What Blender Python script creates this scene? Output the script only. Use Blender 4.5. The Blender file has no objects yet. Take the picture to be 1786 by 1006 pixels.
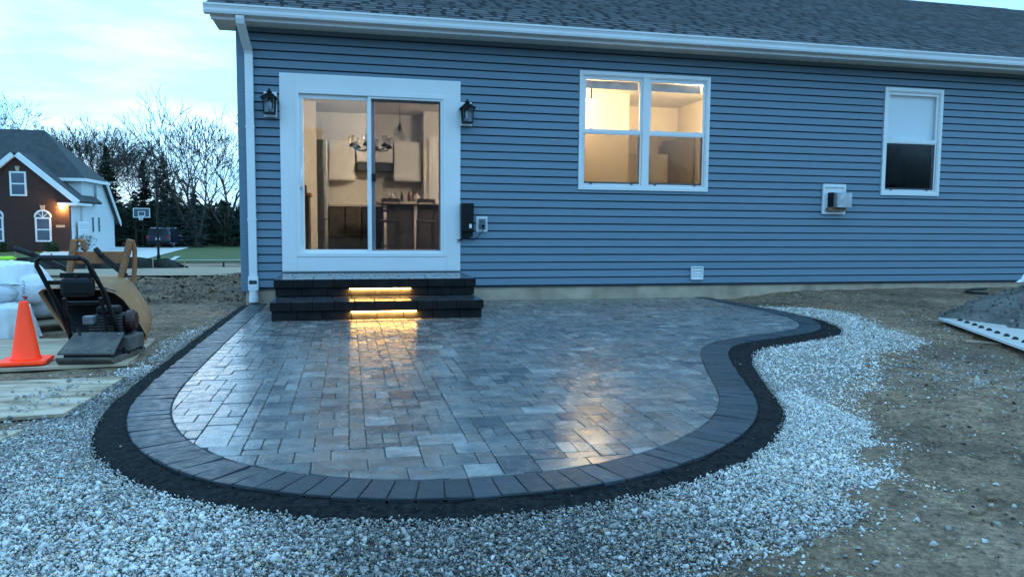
import bpy, bmesh, math, random
import numpy as np
from mathutils import Vector, Matrix
random.seed(7)
rng = np.random.default_rng(7)
SC = bpy.context.scene
COL = SC.collection
rad = math.radians

# ------------------------------------------------------------------ camera
CAM = (0.0, -9.4805, 0.9313)
YAW, PITCH, ROLL = 0.217638, 0.080649, 0.007218
def cam_axes():
    cy, sy = math.cos(YAW), math.sin(YAW)
    fwd = Vector((sy * math.cos(PITCH), cy * math.cos(PITCH), -math.sin(PITCH)))
    right = Vector((cy, -sy, 0))
    down = fwd.cross(right)
    cr, sr = math.cos(ROLL), math.sin(ROLL)
    return cr * right - sr * down, sr * right + cr * down, fwd
_r, _d, _f = cam_axes()
cd = bpy.data.cameras.new('camera')
cd.sensor_width = 36.0
cd.lens = 26.0
cd.clip_start = 0.05
cd.clip_end = 2000
cam = bpy.data.objects.new('camera', cd)
COL.objects.link(cam)
_m = Matrix.Identity(4)
for i in range(3):
    _m[i][0] = _r[i]; _m[i][1] = -_d[i]; _m[i][2] = -_f[i]; _m[i][3] = CAM[i]
cam.matrix_world = _m
SC.camera = cam

# ------------------------------------------------------------------ sky, sun, exposure
SUN_EL, SUN_AZ = 6.0, -14.0          # degrees; azimuth from +Y, negative towards -X
w = bpy.data.worlds.new('World')
SC.world = w
w.use_nodes = True
wt = w.node_tree
bg = wt.nodes['Background']
sky = wt.nodes.new('ShaderNodeTexSky')
sky.sky_type = 'NISHITA'
sky.sun_disc = False
sky.sun_elevation = rad(SUN_EL)
sky.sun_rotation = rad(SUN_AZ)
sky.air_density = 1.0
sky.dust_density = 1.0
sky.ozone_density = 5.0
# thin cloud streaks all over the sky
tc = wt.nodes.new('ShaderNodeTexCoord')
mp = wt.nodes.new('ShaderNodeMapping')
mp.inputs['Scale'].default_value = (1.6, 1.6, 7.0)
nz = wt.nodes.new('ShaderNodeTexNoise')
nz.inputs['Scale'].default_value = 1.7
nz.inputs['Detail'].default_value = 6.0
nz.inputs['Roughness'].default_value = 0.55
cr = wt.nodes.new('ShaderNodeValToRGB')
cr.color_ramp.elements[0].position = 0.47
cr.color_ramp.elements[0].color = (0, 0, 0, 1)
cr.color_ramp.elements[1].position = 0.78
cr.color_ramp.elements[1].color = (0.6, 0.6, 0.6, 1)
hs = wt.nodes.new('ShaderNodeHueSaturation')
hs.inputs['Saturation'].default_value = 0.42
hs.inputs['Value'].default_value = 1.15
mx = wt.nodes.new('ShaderNodeMix')
mx.data_type = 'RGBA'
L = wt.links.new
L(tc.outputs['Generated'], mp.inputs['Vector']); L(mp.outputs['Vector'], nz.inputs['Vector'])
gmn = wt.nodes.new('ShaderNodeGamma'); gmn.inputs['Gamma'].default_value = 0.10
tn = wt.nodes.new('ShaderNodeMix'); tn.data_type = 'RGBA'; tn.blend_type = 'MULTIPLY'; tn.inputs[0].default_value = 1.0
tn.inputs[7].default_value = (0.312, 0.725, 1.12, 1)
L(sky.outputs['Color'], gmn.inputs['Color']); L(gmn.outputs['Color'], tn.inputs[6])
L(nz.outputs['Fac'], cr.inputs['Fac']); L(tn.outputs[2], hs.inputs['Color'])
L(cr.outputs['Color'], mx.inputs[0]); L(tn.outputs[2], mx.inputs[6]); L(hs.outputs['Color'], mx.inputs[7])
# sunset glow: where the clear sky is brightest its own warm colour comes through
sr = wt.nodes.new('ShaderNodeSeparateColor'); L(sky.outputs['Color'], sr.inputs[0])
mr_ = wt.nodes.new('ShaderNodeMapRange'); mr_.inputs['From Min'].default_value = 11.0; mr_.inputs['From Max'].default_value = 32.0; mr_.inputs['To Max'].default_value = 0.4
L(sr.outputs[0], mr_.inputs['Value'])
dm_ = wt.nodes.new('ShaderNodeMix'); dm_.data_type = 'RGBA'; dm_.blend_type = 'MULTIPLY'; dm_.inputs[0].default_value = 1.0
dm_.inputs[7].default_value = (0.030, 0.030, 0.033, 1); L(sky.outputs['Color'], dm_.inputs[6])
ad_ = wt.nodes.new('ShaderNodeMix'); ad_.data_type = 'RGBA'; L(mr_.outputs[0], ad_.inputs[0])
L(mx.outputs[2], ad_.inputs[6]); L(dm_.outputs[2], ad_.inputs[7])
L(ad_.outputs[2], bg.inputs['Color'])
bg.inputs['Strength'].default_value = 0.10

sl = bpy.data.lights.new('sun', 'SUN')
sl.energy = 0.006
sl.angle = rad(12)
sl.color = (1.0, 0.78, 0.55)
so = bpy.data.objects.new('sun', sl)
COL.objects.link(so)
az, el = rad(SUN_AZ), rad(SUN_EL)
so.rotation_euler = Vector((math.sin(az) * math.cos(el), math.cos(az) * math.cos(el), math.sin(el))).to_track_quat('Z', 'Y').to_euler()
so.location = (-30, 100, 20)
SC.view_settings.view_transform = 'Standard'
SC.view_settings.look = 'None'
SC.view_settings.gamma = 1.0
SC.view_settings.exposure = 4.14
SC.cycles.max_bounces = 8
SC.cycles.transparent_max_bounces = 12
SC.cycles.caustics_reflective = False
SC.cycles.caustics_refractive = False
SC.cycles.sample_clamp_indirect = 4.0
try:
    SC.cycles.use_denoising = True
except Exception:
    pass

# ------------------------------------------------------------------ helpers
def link(o):
    COL.objects.link(o)
    return o

class MB:
    """collects shapes; build() links them as one mesh object"""
    def __init__(s):
        s.v = []; s.f = []
    def add(s, vs, fs, M=None):
        b = len(s.v)
        s.v += [tuple(M @ Vector(p)) if M is not None else tuple(p) for p in vs]
        s.f += [tuple(b + i for i in f) for f in fs]
        return s
    def box(s, x0, x1, y0, y1, z0, z1, M=None):
        return s.add([(x0,y0,z0),(x1,y0,z0),(x1,y1,z0),(x0,y1,z0),(x0,y0,z1),(x1,y0,z1),(x1,y1,z1),(x0,y1,z1)],
                     [(0,3,2,1),(4,5,6,7),(0,1,5,4),(1,2,6,5),(2,3,7,6),(3,0,4,7)], M)
    def bar(s, a, b, w, h, up=(0,0,1)):
        a, b = Vector(a), Vector(b)
        d = (b - a); l = d.length; d.normalize()
        u = Vector(up)
        if abs(d.dot(u)) > 0.98: u = Vector((0,1,0))
        r = d.cross(u).normalized(); u = r.cross(d)
        M = Matrix((( r.x,d.x,u.x,a.x),(r.y,d.y,u.y,a.y),(r.z,d.z,u.z,a.z),(0,0,0,1)))
        return s.box(-w/2, w/2, 0, l, -h/2, h/2, M)
    def prism(s, poly, axis, a, b):
        """poly = 2d points; axis 'x','y','z' is the extrusion axis"""
        n = len(poly)
        def P(p, t):
            return {'x': (t, p[0], p[1]), 'y': (p[0], t, p[1]), 'z': (p[0], p[1], t)}[axis]
        vs = [P(p, a) for p in poly] + [P(p, b) for p in poly]
        fs = [tuple(range(n))[::-1], tuple(range(n, 2*n))] + [(i, (i+1) % n, n+(i+1) % n, n+i) for i in range(n)]
        return s.add(vs, fs)
    def tube(s, pts, r, n=8, cap=True):
        pts = [Vector(p) for p in pts]
        rs = r if isinstance(r, (list, tuple)) else [r] * len(pts)
        b = len(s.v); m = len(pts)
        up = Vector((0, 0, 1))
        prev = None
        for i, p in enumerate(pts):
            d = (pts[min(i+1, m-1)] - pts[max(i-1, 0)])
            if d.length < 1e-9: d = Vector((0,0,1))
            d.normalize()
            if prev is None:
                u = up if abs(d.dot(up)) < 0.9 else Vector((1, 0, 0))
                a = d.cross(u).normalized()
            else:
                a = (prev - d * prev.dot(d))
                if a.length < 1e-6: a = d.cross(Vector((1,0,0)))
                a.normalize()
            prev = a
            c = d.cross(a)
            for k in range(n):
                t = 2 * math.pi * k / n
                s.v.append(tuple(p + (a * math.cos(t) + c * math.sin(t)) * rs[i]))
        for i in range(m - 1):
            for k in range(n):
                s.f.append((b+i*n+k, b+i*n+(k+1) % n, b+(i+1)*n+(k+1) % n, b+(i+1)*n+k))
        if cap:
            s.f.append(tuple(b + k for k in range(n))[::-1])
            s.f.append(tuple(b + (m-1)*n + k for k in range(n)))
        return s
    def lathe(s, prof, c=(0,0,0), n=16, axis='z', M=None):
        vs = []; fs = []
        for (r, h) in prof:
            for k in range(n):
                t = 2 * math.pi * k / n
                x, y = r * math.cos(t), r * math.sin(t)
                p = {'z': (x, y, h), 'y': (x, h, y), 'x': (h, x, y)}[axis]
                vs.append((p[0]+c[0], p[1]+c[1], p[2]+c[2]))
        for i in range(len(prof) - 1):
            for k in range(n):
                fs.append((i*n+k, i*n+(k+1) % n, (i+1)*n+(k+1) % n, (i+1)*n+k))
        fs.append(tuple(range(n))[::-1]); fs.append(tuple((len(prof)-1)*n + k for k in range(n)))
        return s.add(vs, fs, M)
    def grid(s, fn, nu, nv):
        vs = [fn(i/nu, j/nv) for j in range(nv+1) for i in range(nu+1)]
        fs = [(j*(nu+1)+i, j*(nu+1)+i+1, (j+1)*(nu+1)+i+1, (j+1)*(nu+1)+i) for j in range(nv) for i in range(nu)]
        return s.add(vs, fs)
    def mesh(s, name, smooth=False):
        me = bpy.data.meshes.new(name)
        me.from_pydata(s.v, [], s.f)
        if smooth:
            me.polygons.foreach_set('use_smooth', [True] * len(me.polygons))
        me.update()
        return me
    def build(s, name, mat, parent=None, smooth=False, bevel=0.0, fixn=True):
        me = s.mesh(name, smooth)
        if fixn:
            bm = bmesh.new(); bm.from_mesh(me)
            bmesh.ops.recalc_face_normals(bm, faces=bm.faces)
            bm.to_mesh(me); bm.free()
        o = bpy.data.objects.new(name, me)
        if mat: me.materials.append(mat)
        link(o)
        if parent is not None: o.parent = parent
        if bevel > 0:
            b = o.modifiers.new('bevel', 'BEVEL'); b.width = bevel; b.segments = 2; b.limit_method = 'ANGLE'; b.angle_limit = rad(40)
        return o

def tag(o, label=None, cat=None, group=None, kind=None):
    if label: o['label'] = label
    if cat: o['category'] = cat
    if group: o['group'] = group
    if kind: o['kind'] = kind
    return o
def thing(name, label, cat, loc=(0,0,0), rz=0.0, group=None):
    o = bpy.data.objects.new(name, None)
    o.empty_display_size = 0.1
    link(o); o.location = loc; o.rotation_euler = (0, 0, rz)
    return tag(o, label, cat, group)
def np_mesh(name, v, f, mat, parent=None, colors=None, smooth=False):
    """v (n,3) float, f (m,k) int with constant k"""
    me = bpy.data.meshes.new(name)
    n, m, k = len(v), len(f), f.shape[1]
    me.vertices.add(n); me.loops.add(m*k); me.polygons.add(m)
    me.vertices.foreach_set('co', np.asarray(v, np.float32).ravel())
    me.loops.foreach_set('vertex_index', np.asarray(f, np.int32).ravel())
    me.polygons.foreach_set('loop_start', np.arange(0, m*k, k, dtype=np.int32))
    if smooth: me.polygons.foreach_set('use_smooth', np.ones(m, bool))
    me.update(calc_edges=True)
    if colors is not None:
        a = me.color_attributes.new('Col', 'FLOAT_COLOR', 'POINT')
        a.data.foreach_set('color', np.asarray(colors, np.float32).ravel())
    me.materials.append(mat)
    o = bpy.data.objects.new(name, me); link(o)
    if parent is not None: o.parent = parent
    return o
def set_col(o, c):
    me = o.data
    a = me.color_attributes.new('Col', 'FLOAT_COLOR', 'POINT')
    a.data.foreach_set('color', np.tile(np.array([c[0], c[1], c[2], 1.0], np.float32), len(me.vertices)))

# smooth value noise in numpy
_tab = np.random.default_rng(3).random((256, 256))
def vnoise(x, y):
    xi, yi = np.floor(x).astype(int), np.floor(y).astype(int)
    fx, fy = x - xi, y - yi
    fx = fx*fx*(3-2*fx); fy = fy*fy*(3-2*fy)
    g = lambda a, b: _tab[a % 256, b % 256]
    return (g(xi,yi)*(1-fx)+g(xi+1,yi)*fx)*(1-fy)+(g(xi,yi+1)*(1-fx)+g(xi+1,yi+1)*fx)*fy
def fbm(x, y, o=4):
    t = 0; a = 0.5; s = 1.0
    for _ in range(o):
        t = t + a * (vnoise(x*s + 17.3*_, y*s + 5.1*_) - 0.5); a *= 0.5; s *= 2.03
    return t

# ------------------------------------------------------------------ materials
def mat_base(name):
    m = bpy.data.materials.new(name); m.use_nodes = True
    return m, m.node_tree, m.node_tree.nodes['Principled BSDF']
def pbr(name, col, rough=0.6, var=0.15, scale=8.0, bump=0.0, bscale=60.0, metal=0.0, spec=0.5, col2=None, attr=False,
        rvar=0.0, emit=None, estr=0.0, coords='Object', stretch=None, detail=5.0, coat=0.0, bdist=0.01, contrast=(0.3, 0.7)):
    m, t, p = mat_base(name)
    N = t.nodes.new; Lk = t.links.new
    tcn = N('ShaderNodeTexCoord'); src = tcn.outputs[coords]
    if stretch:
        mpn = N('ShaderNodeMapping'); mpn.inputs['Scale'].default_value = stretch
        Lk(src, mpn.inputs['Vector']); src = mpn.outputs['Vector']
    n1 = N('ShaderNodeTexNoise'); n1.inputs['Scale'].default_value = scale; n1.inputs['Detail'].default_value = detail
    Lk(src, n1.inputs['Vector'])
    rp = N('ShaderNodeValToRGB')
    rp.color_ramp.elements[0].position = contrast[0]; rp.color_ramp.elements[1].position = contrast[1]
    c2 = col2 if col2 else tuple(min(1, c*(1+var)) for c in col)
    c1 = col if col2 else tuple(c*(1-var) for c in col)
    rp.color_ramp.elements[0].color = (*c1, 1); rp.color_ramp.elements[1].color = (*c2, 1)
    Lk(n1.outputs['Fac'], rp.inputs['Fac'])
    out = rp.outputs['Color']
    if attr:
        at = N('ShaderNodeAttribute'); at.attribute_name = 'Col'
        ml = N('ShaderNodeMix'); ml.data_type = 'RGBA'; ml.blend_type = 'MULTIPLY'; ml.inputs[0].default_value = 1.0
        Lk(out, ml.inputs[6]); Lk(at.outputs['Color'], ml.inputs[7]); out = ml.outputs[2]
    Lk(out, p.inputs['Base Color'])
    p.inputs['Roughness'].default_value = rough
    p.inputs['Metallic'].default_value = metal
    p.inputs['Specular IOR Level'].default_value = spec
    p.inputs['Coat Weight'].default_value = coat
    if rvar > 0:
        mr = N('ShaderNodeMapRange'); mr.inputs['To Min'].default_value = max(0.03, rough-rvar); mr.inputs['To Max'].default_value = min(1, rough+rvar)
        mr.inputs['From Min'].default_value = 0.3; mr.inputs['From Max'].default_value = 0.7
        n3 = N('ShaderNodeTexNoise'); n3.inputs['Scale'].default_value = scale*1.7; n3.inputs['Detail'].default_value = 4
        Lk(src, n3.inputs['Vector']); Lk(n3.outputs['Fac'], mr.inputs['Value']); Lk(mr.outputs['Result'], p.inputs['Roughness'])
    if bump > 0:
        n2 = N('ShaderNodeTexNoise'); n2.inputs['Scale'].default_value = bscale; n2.inputs['Detail'].default_value = 6
        Lk(src, n2.inputs['Vector'])
        b = N('ShaderNodeBump'); b.inputs['Strength'].default_value = bump; b.inputs['Distance'].default_value = bdist
        Lk(n2.outputs['Fac'], b.inputs['Height']); Lk(b.outputs['Normal'], p.inputs['Normal'])
    if emit:
        p.inputs['Emission Color'].default_value = (*emit, 1); p.inputs['Emission Strength'].default_value = estr
    return m
def glass(name, tint=(1,1,1), rough=0.0, refl=1.0, ior=1.5):
    m, t, p = mat_base(name)
    t.nodes.remove(p)
    N = t.nodes.new; Lk = t.links.new
    tr = N('ShaderNodeBsdfTransparent'); tr.inputs['Color'].default_value = (*tint, 1)
    gl = N('ShaderNodeBsdfGlossy'); gl.inputs['Roughness'].default_value = rough
    ge = N('ShaderNodeNewGeometry'); dt = N('ShaderNodeVectorMath'); dt.operation = 'DOT_PRODUCT'
    Lk(ge.outputs['Normal'], dt.inputs[0]); Lk(ge.outputs['Incoming'], dt.inputs[1])
    def mth(op, a, b=None):
        x = N('ShaderNodeMath'); x.operation = op
        for i_, q_ in enumerate((a, b)):
            if q_ is None: continue
            if isinstance(q_, float): x.inputs[i_].default_value = q_
            else: Lk(q_, x.inputs[i_])
        return x
    f0 = ((ior-1)/(ior+1))**2                    # Schlick: same from both sides of the thin pane
    om = mth('SUBTRACT', 1.0, mth('ABSOLUTE', dt.outputs['Value']).outputs[0])
    pw = mth('POWER', om.outputs[0], 5.0)
    fr = mth('ADD', mth('MULTIPLY', pw.outputs[0], 1.0-f0).outputs[0], f0)
    mu = mth('MULTIPLY', fr.outputs[0], float(refl)); mu.use_clamp = True
    mxn = N('ShaderNodeMixShader')
    Lk(mu.outputs[0], mxn.inputs[0]); Lk(tr.outputs[0], mxn.inputs[1]); Lk(gl.outputs[0], mxn.inputs[2])
    Lk(mxn.outputs[0], t.nodes['Material Output'].inputs['Surface'])
    return m
def emis(name, col, s):
    m, t, p = mat_base(name)
    p.inputs['Base Color'].default_value = (*col, 1)
    p.inputs['Emission Color'].default_value = (*col, 1); p.inputs['Emission Strength'].default_value = s
    return m

M = {}
M['siding'] = pbr('vinyl_siding', (0.128, 0.200, 0.262), 0.45, 0.14, 3.0, 0.25, 1.0, stretch=(1.2, 30, 60), bdist=0.0015, rvar=0.06)
M['white'] = pbr('white_vinyl', (0.78, 0.79, 0.79), 0.38, 0.035, 2.0, 0.05, 40, rvar=0.05)
M['alu'] = pbr('white_aluminium', (0.74, 0.75, 0.76), 0.34, 0.05, 1.5, 0.06, 12, rvar=0.08)
M['soffit'] = pbr('soffit_vinyl', (0.84, 0.80, 0.72), 0.5, 0.05, 3.0, 0.05, 30)
M['concrete'] = pbr('foundation_concrete', (0.58, 0.43, 0.31), 0.85, 0.22, 3.5, 0.35, 40, col2=(0.34, 0.245, 0.17), bdist=0.004, detail=9)
M['shingle'] = pbr('asphalt_shingle', (0.78, 0.78, 0.78), 0.9, 0.22, 90, 0.6, 300, attr=True, spec=0.2, bdist=0.004)
M['blackmetal'] = pbr('black_metal', (0.008, 0.008, 0.008), 0.45, 0.3, 20, 0.1, 80, spec=0.25)
M['blackplastic'] = pbr('black_plastic', (0.007, 0.0075, 0.0085), 0.5, 0.3, 15, 0.08, 90, spec=0.22)
M['glass'] = glass('window_glass', (0.93, 0.95, 0.96), 0.0, 0.9, 1.5)
M['doorglass'] = glass('door_glass', (0.62, 0.63, 0.64), 0.0, 1.0, 1.55)
M['screen'] = glass('screen_glass', (0.58, 0.58, 0.60), 0.15, 0.8)
M['lampglass'] = glass('lantern_glass', (0.75, 0.8, 0.85), 0.12, 2.0)
M['paver'] = pbr('wet_field_paver', (0.56, 0.56, 0.57), 0.225, 0.3, 9.0, 0.55, 70, col2=(1.08, 1.04, 1.0), attr=True, rvar=0.12, bdist=0.0022, spec=0.85, contrast=(0.32, 0.68))
M['border'] = pbr('wet_border_paver', (0.75, 0.76, 0.8), 0.42, 0.25, 12.0, 0.6, 90, col2=(1.15, 1.13, 1.12), attr=True, rvar=0.12, bdist=0.0025, spec=0.3)
M['joint'] = pbr('joint_sand', (0.035, 0.035, 0.038), 0.8, 0.4, 40, 0.6, 200)
M['stepstone'] = pbr('charcoal_step_stone', (0.017, 0.0155, 0.0155), 0.9, 0.35, 8, 0.8, 60, rvar=0.1, bdist=0.006, spec=0.12)
M['steptop'] = pbr('wet_step_tread', (0.05, 0.052, 0.058), 0.17, 0.3, 8, 0.3, 60, rvar=0.08, bdist=0.002, spec=0.6)
M['strip'] = pbr('dark_edge_mortar', (0.006, 0.0065, 0.008), 0.95, 0.35, 34, 1.0, 80, col2=(0.030, 0.028, 0.027), spec=0.15, bdist=0.02, contrast=(0.36, 0.72), detail=8)
M['stone'] = pbr('crushed_limestone', (0.8, 0.8, 0.8), 0.8, 0.2, 30, 0.3, 200, attr=True)
M['led'] = emis('warm_led', (1.0, 0.54, 0.12), 2.6)

# ================================================================== terrain
def sstep(a, b, x):
    t = np.clip((x - a) / (b - a), 0, 1); return t*t*(3-2*t)
def H(x, y):
    x = np.asarray(x, float); y = np.asarray(y, float)
    z = -0.045 + np.interp(y, [1, 8, 15, 25, 55, 75], [0, -0.16, -0.36, -0.53, -0.84, -0.9])
    z = z + 0.125 * sstep(5.0, 6.6, x) * sstep(-3.2, -0.2, y)
    z = z + 0.34 * np.exp(-((x + 1.15) / 1.05)**2 - ((y - 2.6) / 1.5)**2) * (x < 0)
    z = z + 0.12 * np.exp(-((x + 3.1) / 1.2)**2 - ((y - 4.2) / 1.6)**2)
    return z
def Hn(x, y):
    z = H(x, y)
    near = np.exp(-np.maximum(0, np.hypot(x, y + 2) - 9) / 8.0)
    rough = 0.045 * fbm(x*1.3, y*1.3, 3) + 0.045 * fbm(x*6, y*6, 4)
    wild = sstep(0.2, 1.2, y) * sstep(-4.5, -3.5, x) * (x < -1.0)
    rough = rough * (1 + 2.2 * wild)
    right = sstep(1.6, 2.6, x) * sstep(0.2, -0.6, y)
    rough = rough + right * (0.030 * np.abs(fbm(x*2.6+7, y*4.0, 4)) + 0.022 * fbm(x*15, y*15, 3))
    for off in (0.0, 0.42):                                   # shallow wheel ruts in the graded soil
        rut = np.abs((y + 6.3) - 0.55*(x - 3.2) - off)
        rough = rough - right * 0.022 * np.exp(-(rut/0.07)**2) * (0.6 + vnoise(x*6, y*6))
    return z + rough * near
OUT = [(-1.17,0.05),(-1.172,-1.0),(-1.175,-2.2),(-1.172,-3.4),(-1.165,-4.4),(-1.14,-5.12),(-1.08,-5.56),(-0.997,-5.865),(-0.912,-6.087),(-0.793,-6.308),
       (-0.67,-6.478),(-0.534,-6.626),(-0.324,-6.778),(-0.059,-6.908),(0.132,-6.967),(0.312,-6.998),(0.466,-7.007),(0.661,-6.998),(0.946,-6.948),(1.198,-6.852),
       (1.448,-6.709),(1.67,-6.534),(1.842,-6.366),(2.022,-6.14),(2.165,-5.90),(2.306,-5.59),(2.460,-5.19),(2.646,-4.747),(2.815,-4.389),(3.018,-4.091),
       (3.297,-3.869),(3.708,-3.68),(4.151,-3.464),(4.445,-3.211),(4.680,-2.813),(4.825,-2.331),(4.886,-1.65),(4.895,-0.8),(4.895,0.02)]
def catmull(P, step):
    P = np.array(P, float); Q = np.vstack([2*P[0]-P[1], P, 2*P[-1]-P[-2]])
    pts = []
    for i in range(1, len(Q)-2):
        p0, p1, p2, p3 = Q[i-1], Q[i], Q[i+1], Q[i+2]
        for t in np.linspace(0, 1, 24, endpoint=False):
            pts.append(0.5*((2*p1)+(-p0+p2)*t+(2*p0-5*p1+4*p2-p3)*t*t+(-p0+3*p1-3*p2+p3)*t**3))
    pts.append(Q[-2]); pts = np.array(pts)
    d = np.r_[0, np.cumsum(np.hypot(*np.diff(pts, axis=0).T))]
    n = int(d[-1] / step) + 1
    s = np.linspace(0, d[-1], n)
    out = np.c_[np.interp(s, d, pts[:,0]), np.interp(s, d, pts[:,1])]
    k = np.array([0.25, 0.5, 0.25])          # light smoothing
    for _ in range(60):
        out[1:-1] = out[:-2]*0.25 + out[1:-1]*0.5 + out[2:]*0.25
    return out
OC = catmull(OUT, 0.02)
def normals(C):
    t = np.gradient(C, axis=0); t /= np.hypot(*t.T)[:, None]
    return np.c_[-t[:,1], t[:,0]]            # left of travel = inside (runs counter-clockwise from the wall)
ON = normals(OC)
BW = 0.197
IC = OC + ON * BW
def in_poly(P, C):
    x, y = P[..., 0], P[..., 1]
    ins = np.zeros(x.shape, bool)
    n = len(C); j = n - 1
    for i in range(n):
        xi, yi = C[i]; xj, yj = C[j]
        if yi != yj:
            c = ((yi > y) != (yj > y)) & (x < (xj-xi)*(y-yi)/(yj-yi)+xi)
            ins ^= c
        j = i
    return ins
OP = np.vstack([OC[::3], [[4.9, 0.6], [-1.17, 0.6]]])
IP = np.vstack([IC[::3], [[4.7, 0.6], [-0.97, 0.6]]])
def dist_curve(P, C):
    P = np.asarray(P, float); sh = P.shape[:-1]; Q = P.reshape(-1, 2)
    out = np.empty(len(Q)); idx = np.empty(len(Q), int)
    for a in range(0, len(Q), 4000):
        d = np.hypot(Q[a:a+4000, None, 0]-C[None, :, 0], Q[a:a+4000, None, 1]-C[None, :, 1])
        idx[a:a+4000] = d.argmin(1); out[a:a+4000] = d.min(1)
    return out.reshape(sh), idx.reshape(sh)

# gravel spread outline (world x, y)
GR = np.array([(-1.15,0.3),(-1.34,-0.35),(-1.47,-2.1),(-1.62,-2.95),(-1.52,-3.6),(-1.49,-4.3),(-1.53,-4.8),(-1.56,-5.4),(-1.62,-5.85),(-2.6,-6.2),(-3.2,-6.9),(-3.2,-8.6),
      (0.45,-8.6),(0.85,-7.72),(1.10,-7.55),(1.38,-7.47),(1.66,-7.36),(1.92,-7.22),(2.2,-6.96),(2.27,-6.8),(2.39,-6.54),(2.54,-6.27),(2.86,-5.83),(3.1,-5.65),(3.52,-5.2),(3.86,-4.84),
      (4.46,-4.31),(5.06,-3.95),(5.17,-3.62),(5.63,-2.5),(5.72,-1.8),(5.5,-1.27),(5.0,-0.9),(4.5,-0.8),(4.4,0.3)])

def ground_axis(a, b, step, far, grow=1.28):
    c = list(np.arange(a, b + 1e-6, step)); s = step
    while c[-1] < far: s *= grow; c.append(c[-1] + s)
    s = step
    while c[0] > -far: s *= grow; c.insert(0, c[0] - s)
    return np.array(c)
gx = ground_axis(-4.6, 7.5, 0.055, 500); gy = ground_axis(-8.4, 6.0, 0.055, 500)
GX, GY = np.meshgrid(gx, gy)
GZ = Hn(GX, GY)
PP = np.stack([GX, GY], -1)
nearm = (np.abs(GX - 1.8) < 4.5) & (GY > -8.5) & (GY < 0.7)
ins = np.zeros(GX.shape, bool); ins[nearm] = in_poly(PP[nearm], OP)
GZ[ins] = -0.14
GZ[(GX > -1.1) & (GX < 16) & (GY > 0.1) & (GY < 9.2)] = -0.3       # under the house
dm = np.full(GX.shape, 9.0); dm[nearm] = dist_curve(PP[nearm], OC[::3])[0]
GZ = np.where((dm < 0.2) & ~ins, np.minimum(GZ, -0.055), GZ)
inside_gr = np.zeros(GX.shape, bool)
gm = (np.abs(GX - 1.2) < 5) & (GY > -8.7) & (GY < 0.6)
inside_gr[gm] = in_poly(PP[gm], GR)
colr = np.ones((GX.size, 4)); colr[:, 0] = inside_gr.ravel() * 1.0
gd = np.full(GX.shape, 9.0); gd[gm] = dist_curve(PP[gm], catmull(GR, 0.05))[0]
soft = np.where(inside_gr, gd / 0.12 - 1.1, 0.0)
colr[:, 0] = np.clip(soft, 0, 1).ravel()
colr[:, 1] = np.clip(0.5 + 0.9*fbm(GX*0.8, GY*0.8, 4), 0, 1).ravel()
nx, ny = len(gx), len(gy)
ii = np.arange(nx*ny).reshape(ny, nx)
gf = np.stack([ii[:-1,:-1], ii[:-1,1:], ii[1:,1:], ii[1:,:-1]], -1).reshape(-1, 4)

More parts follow.
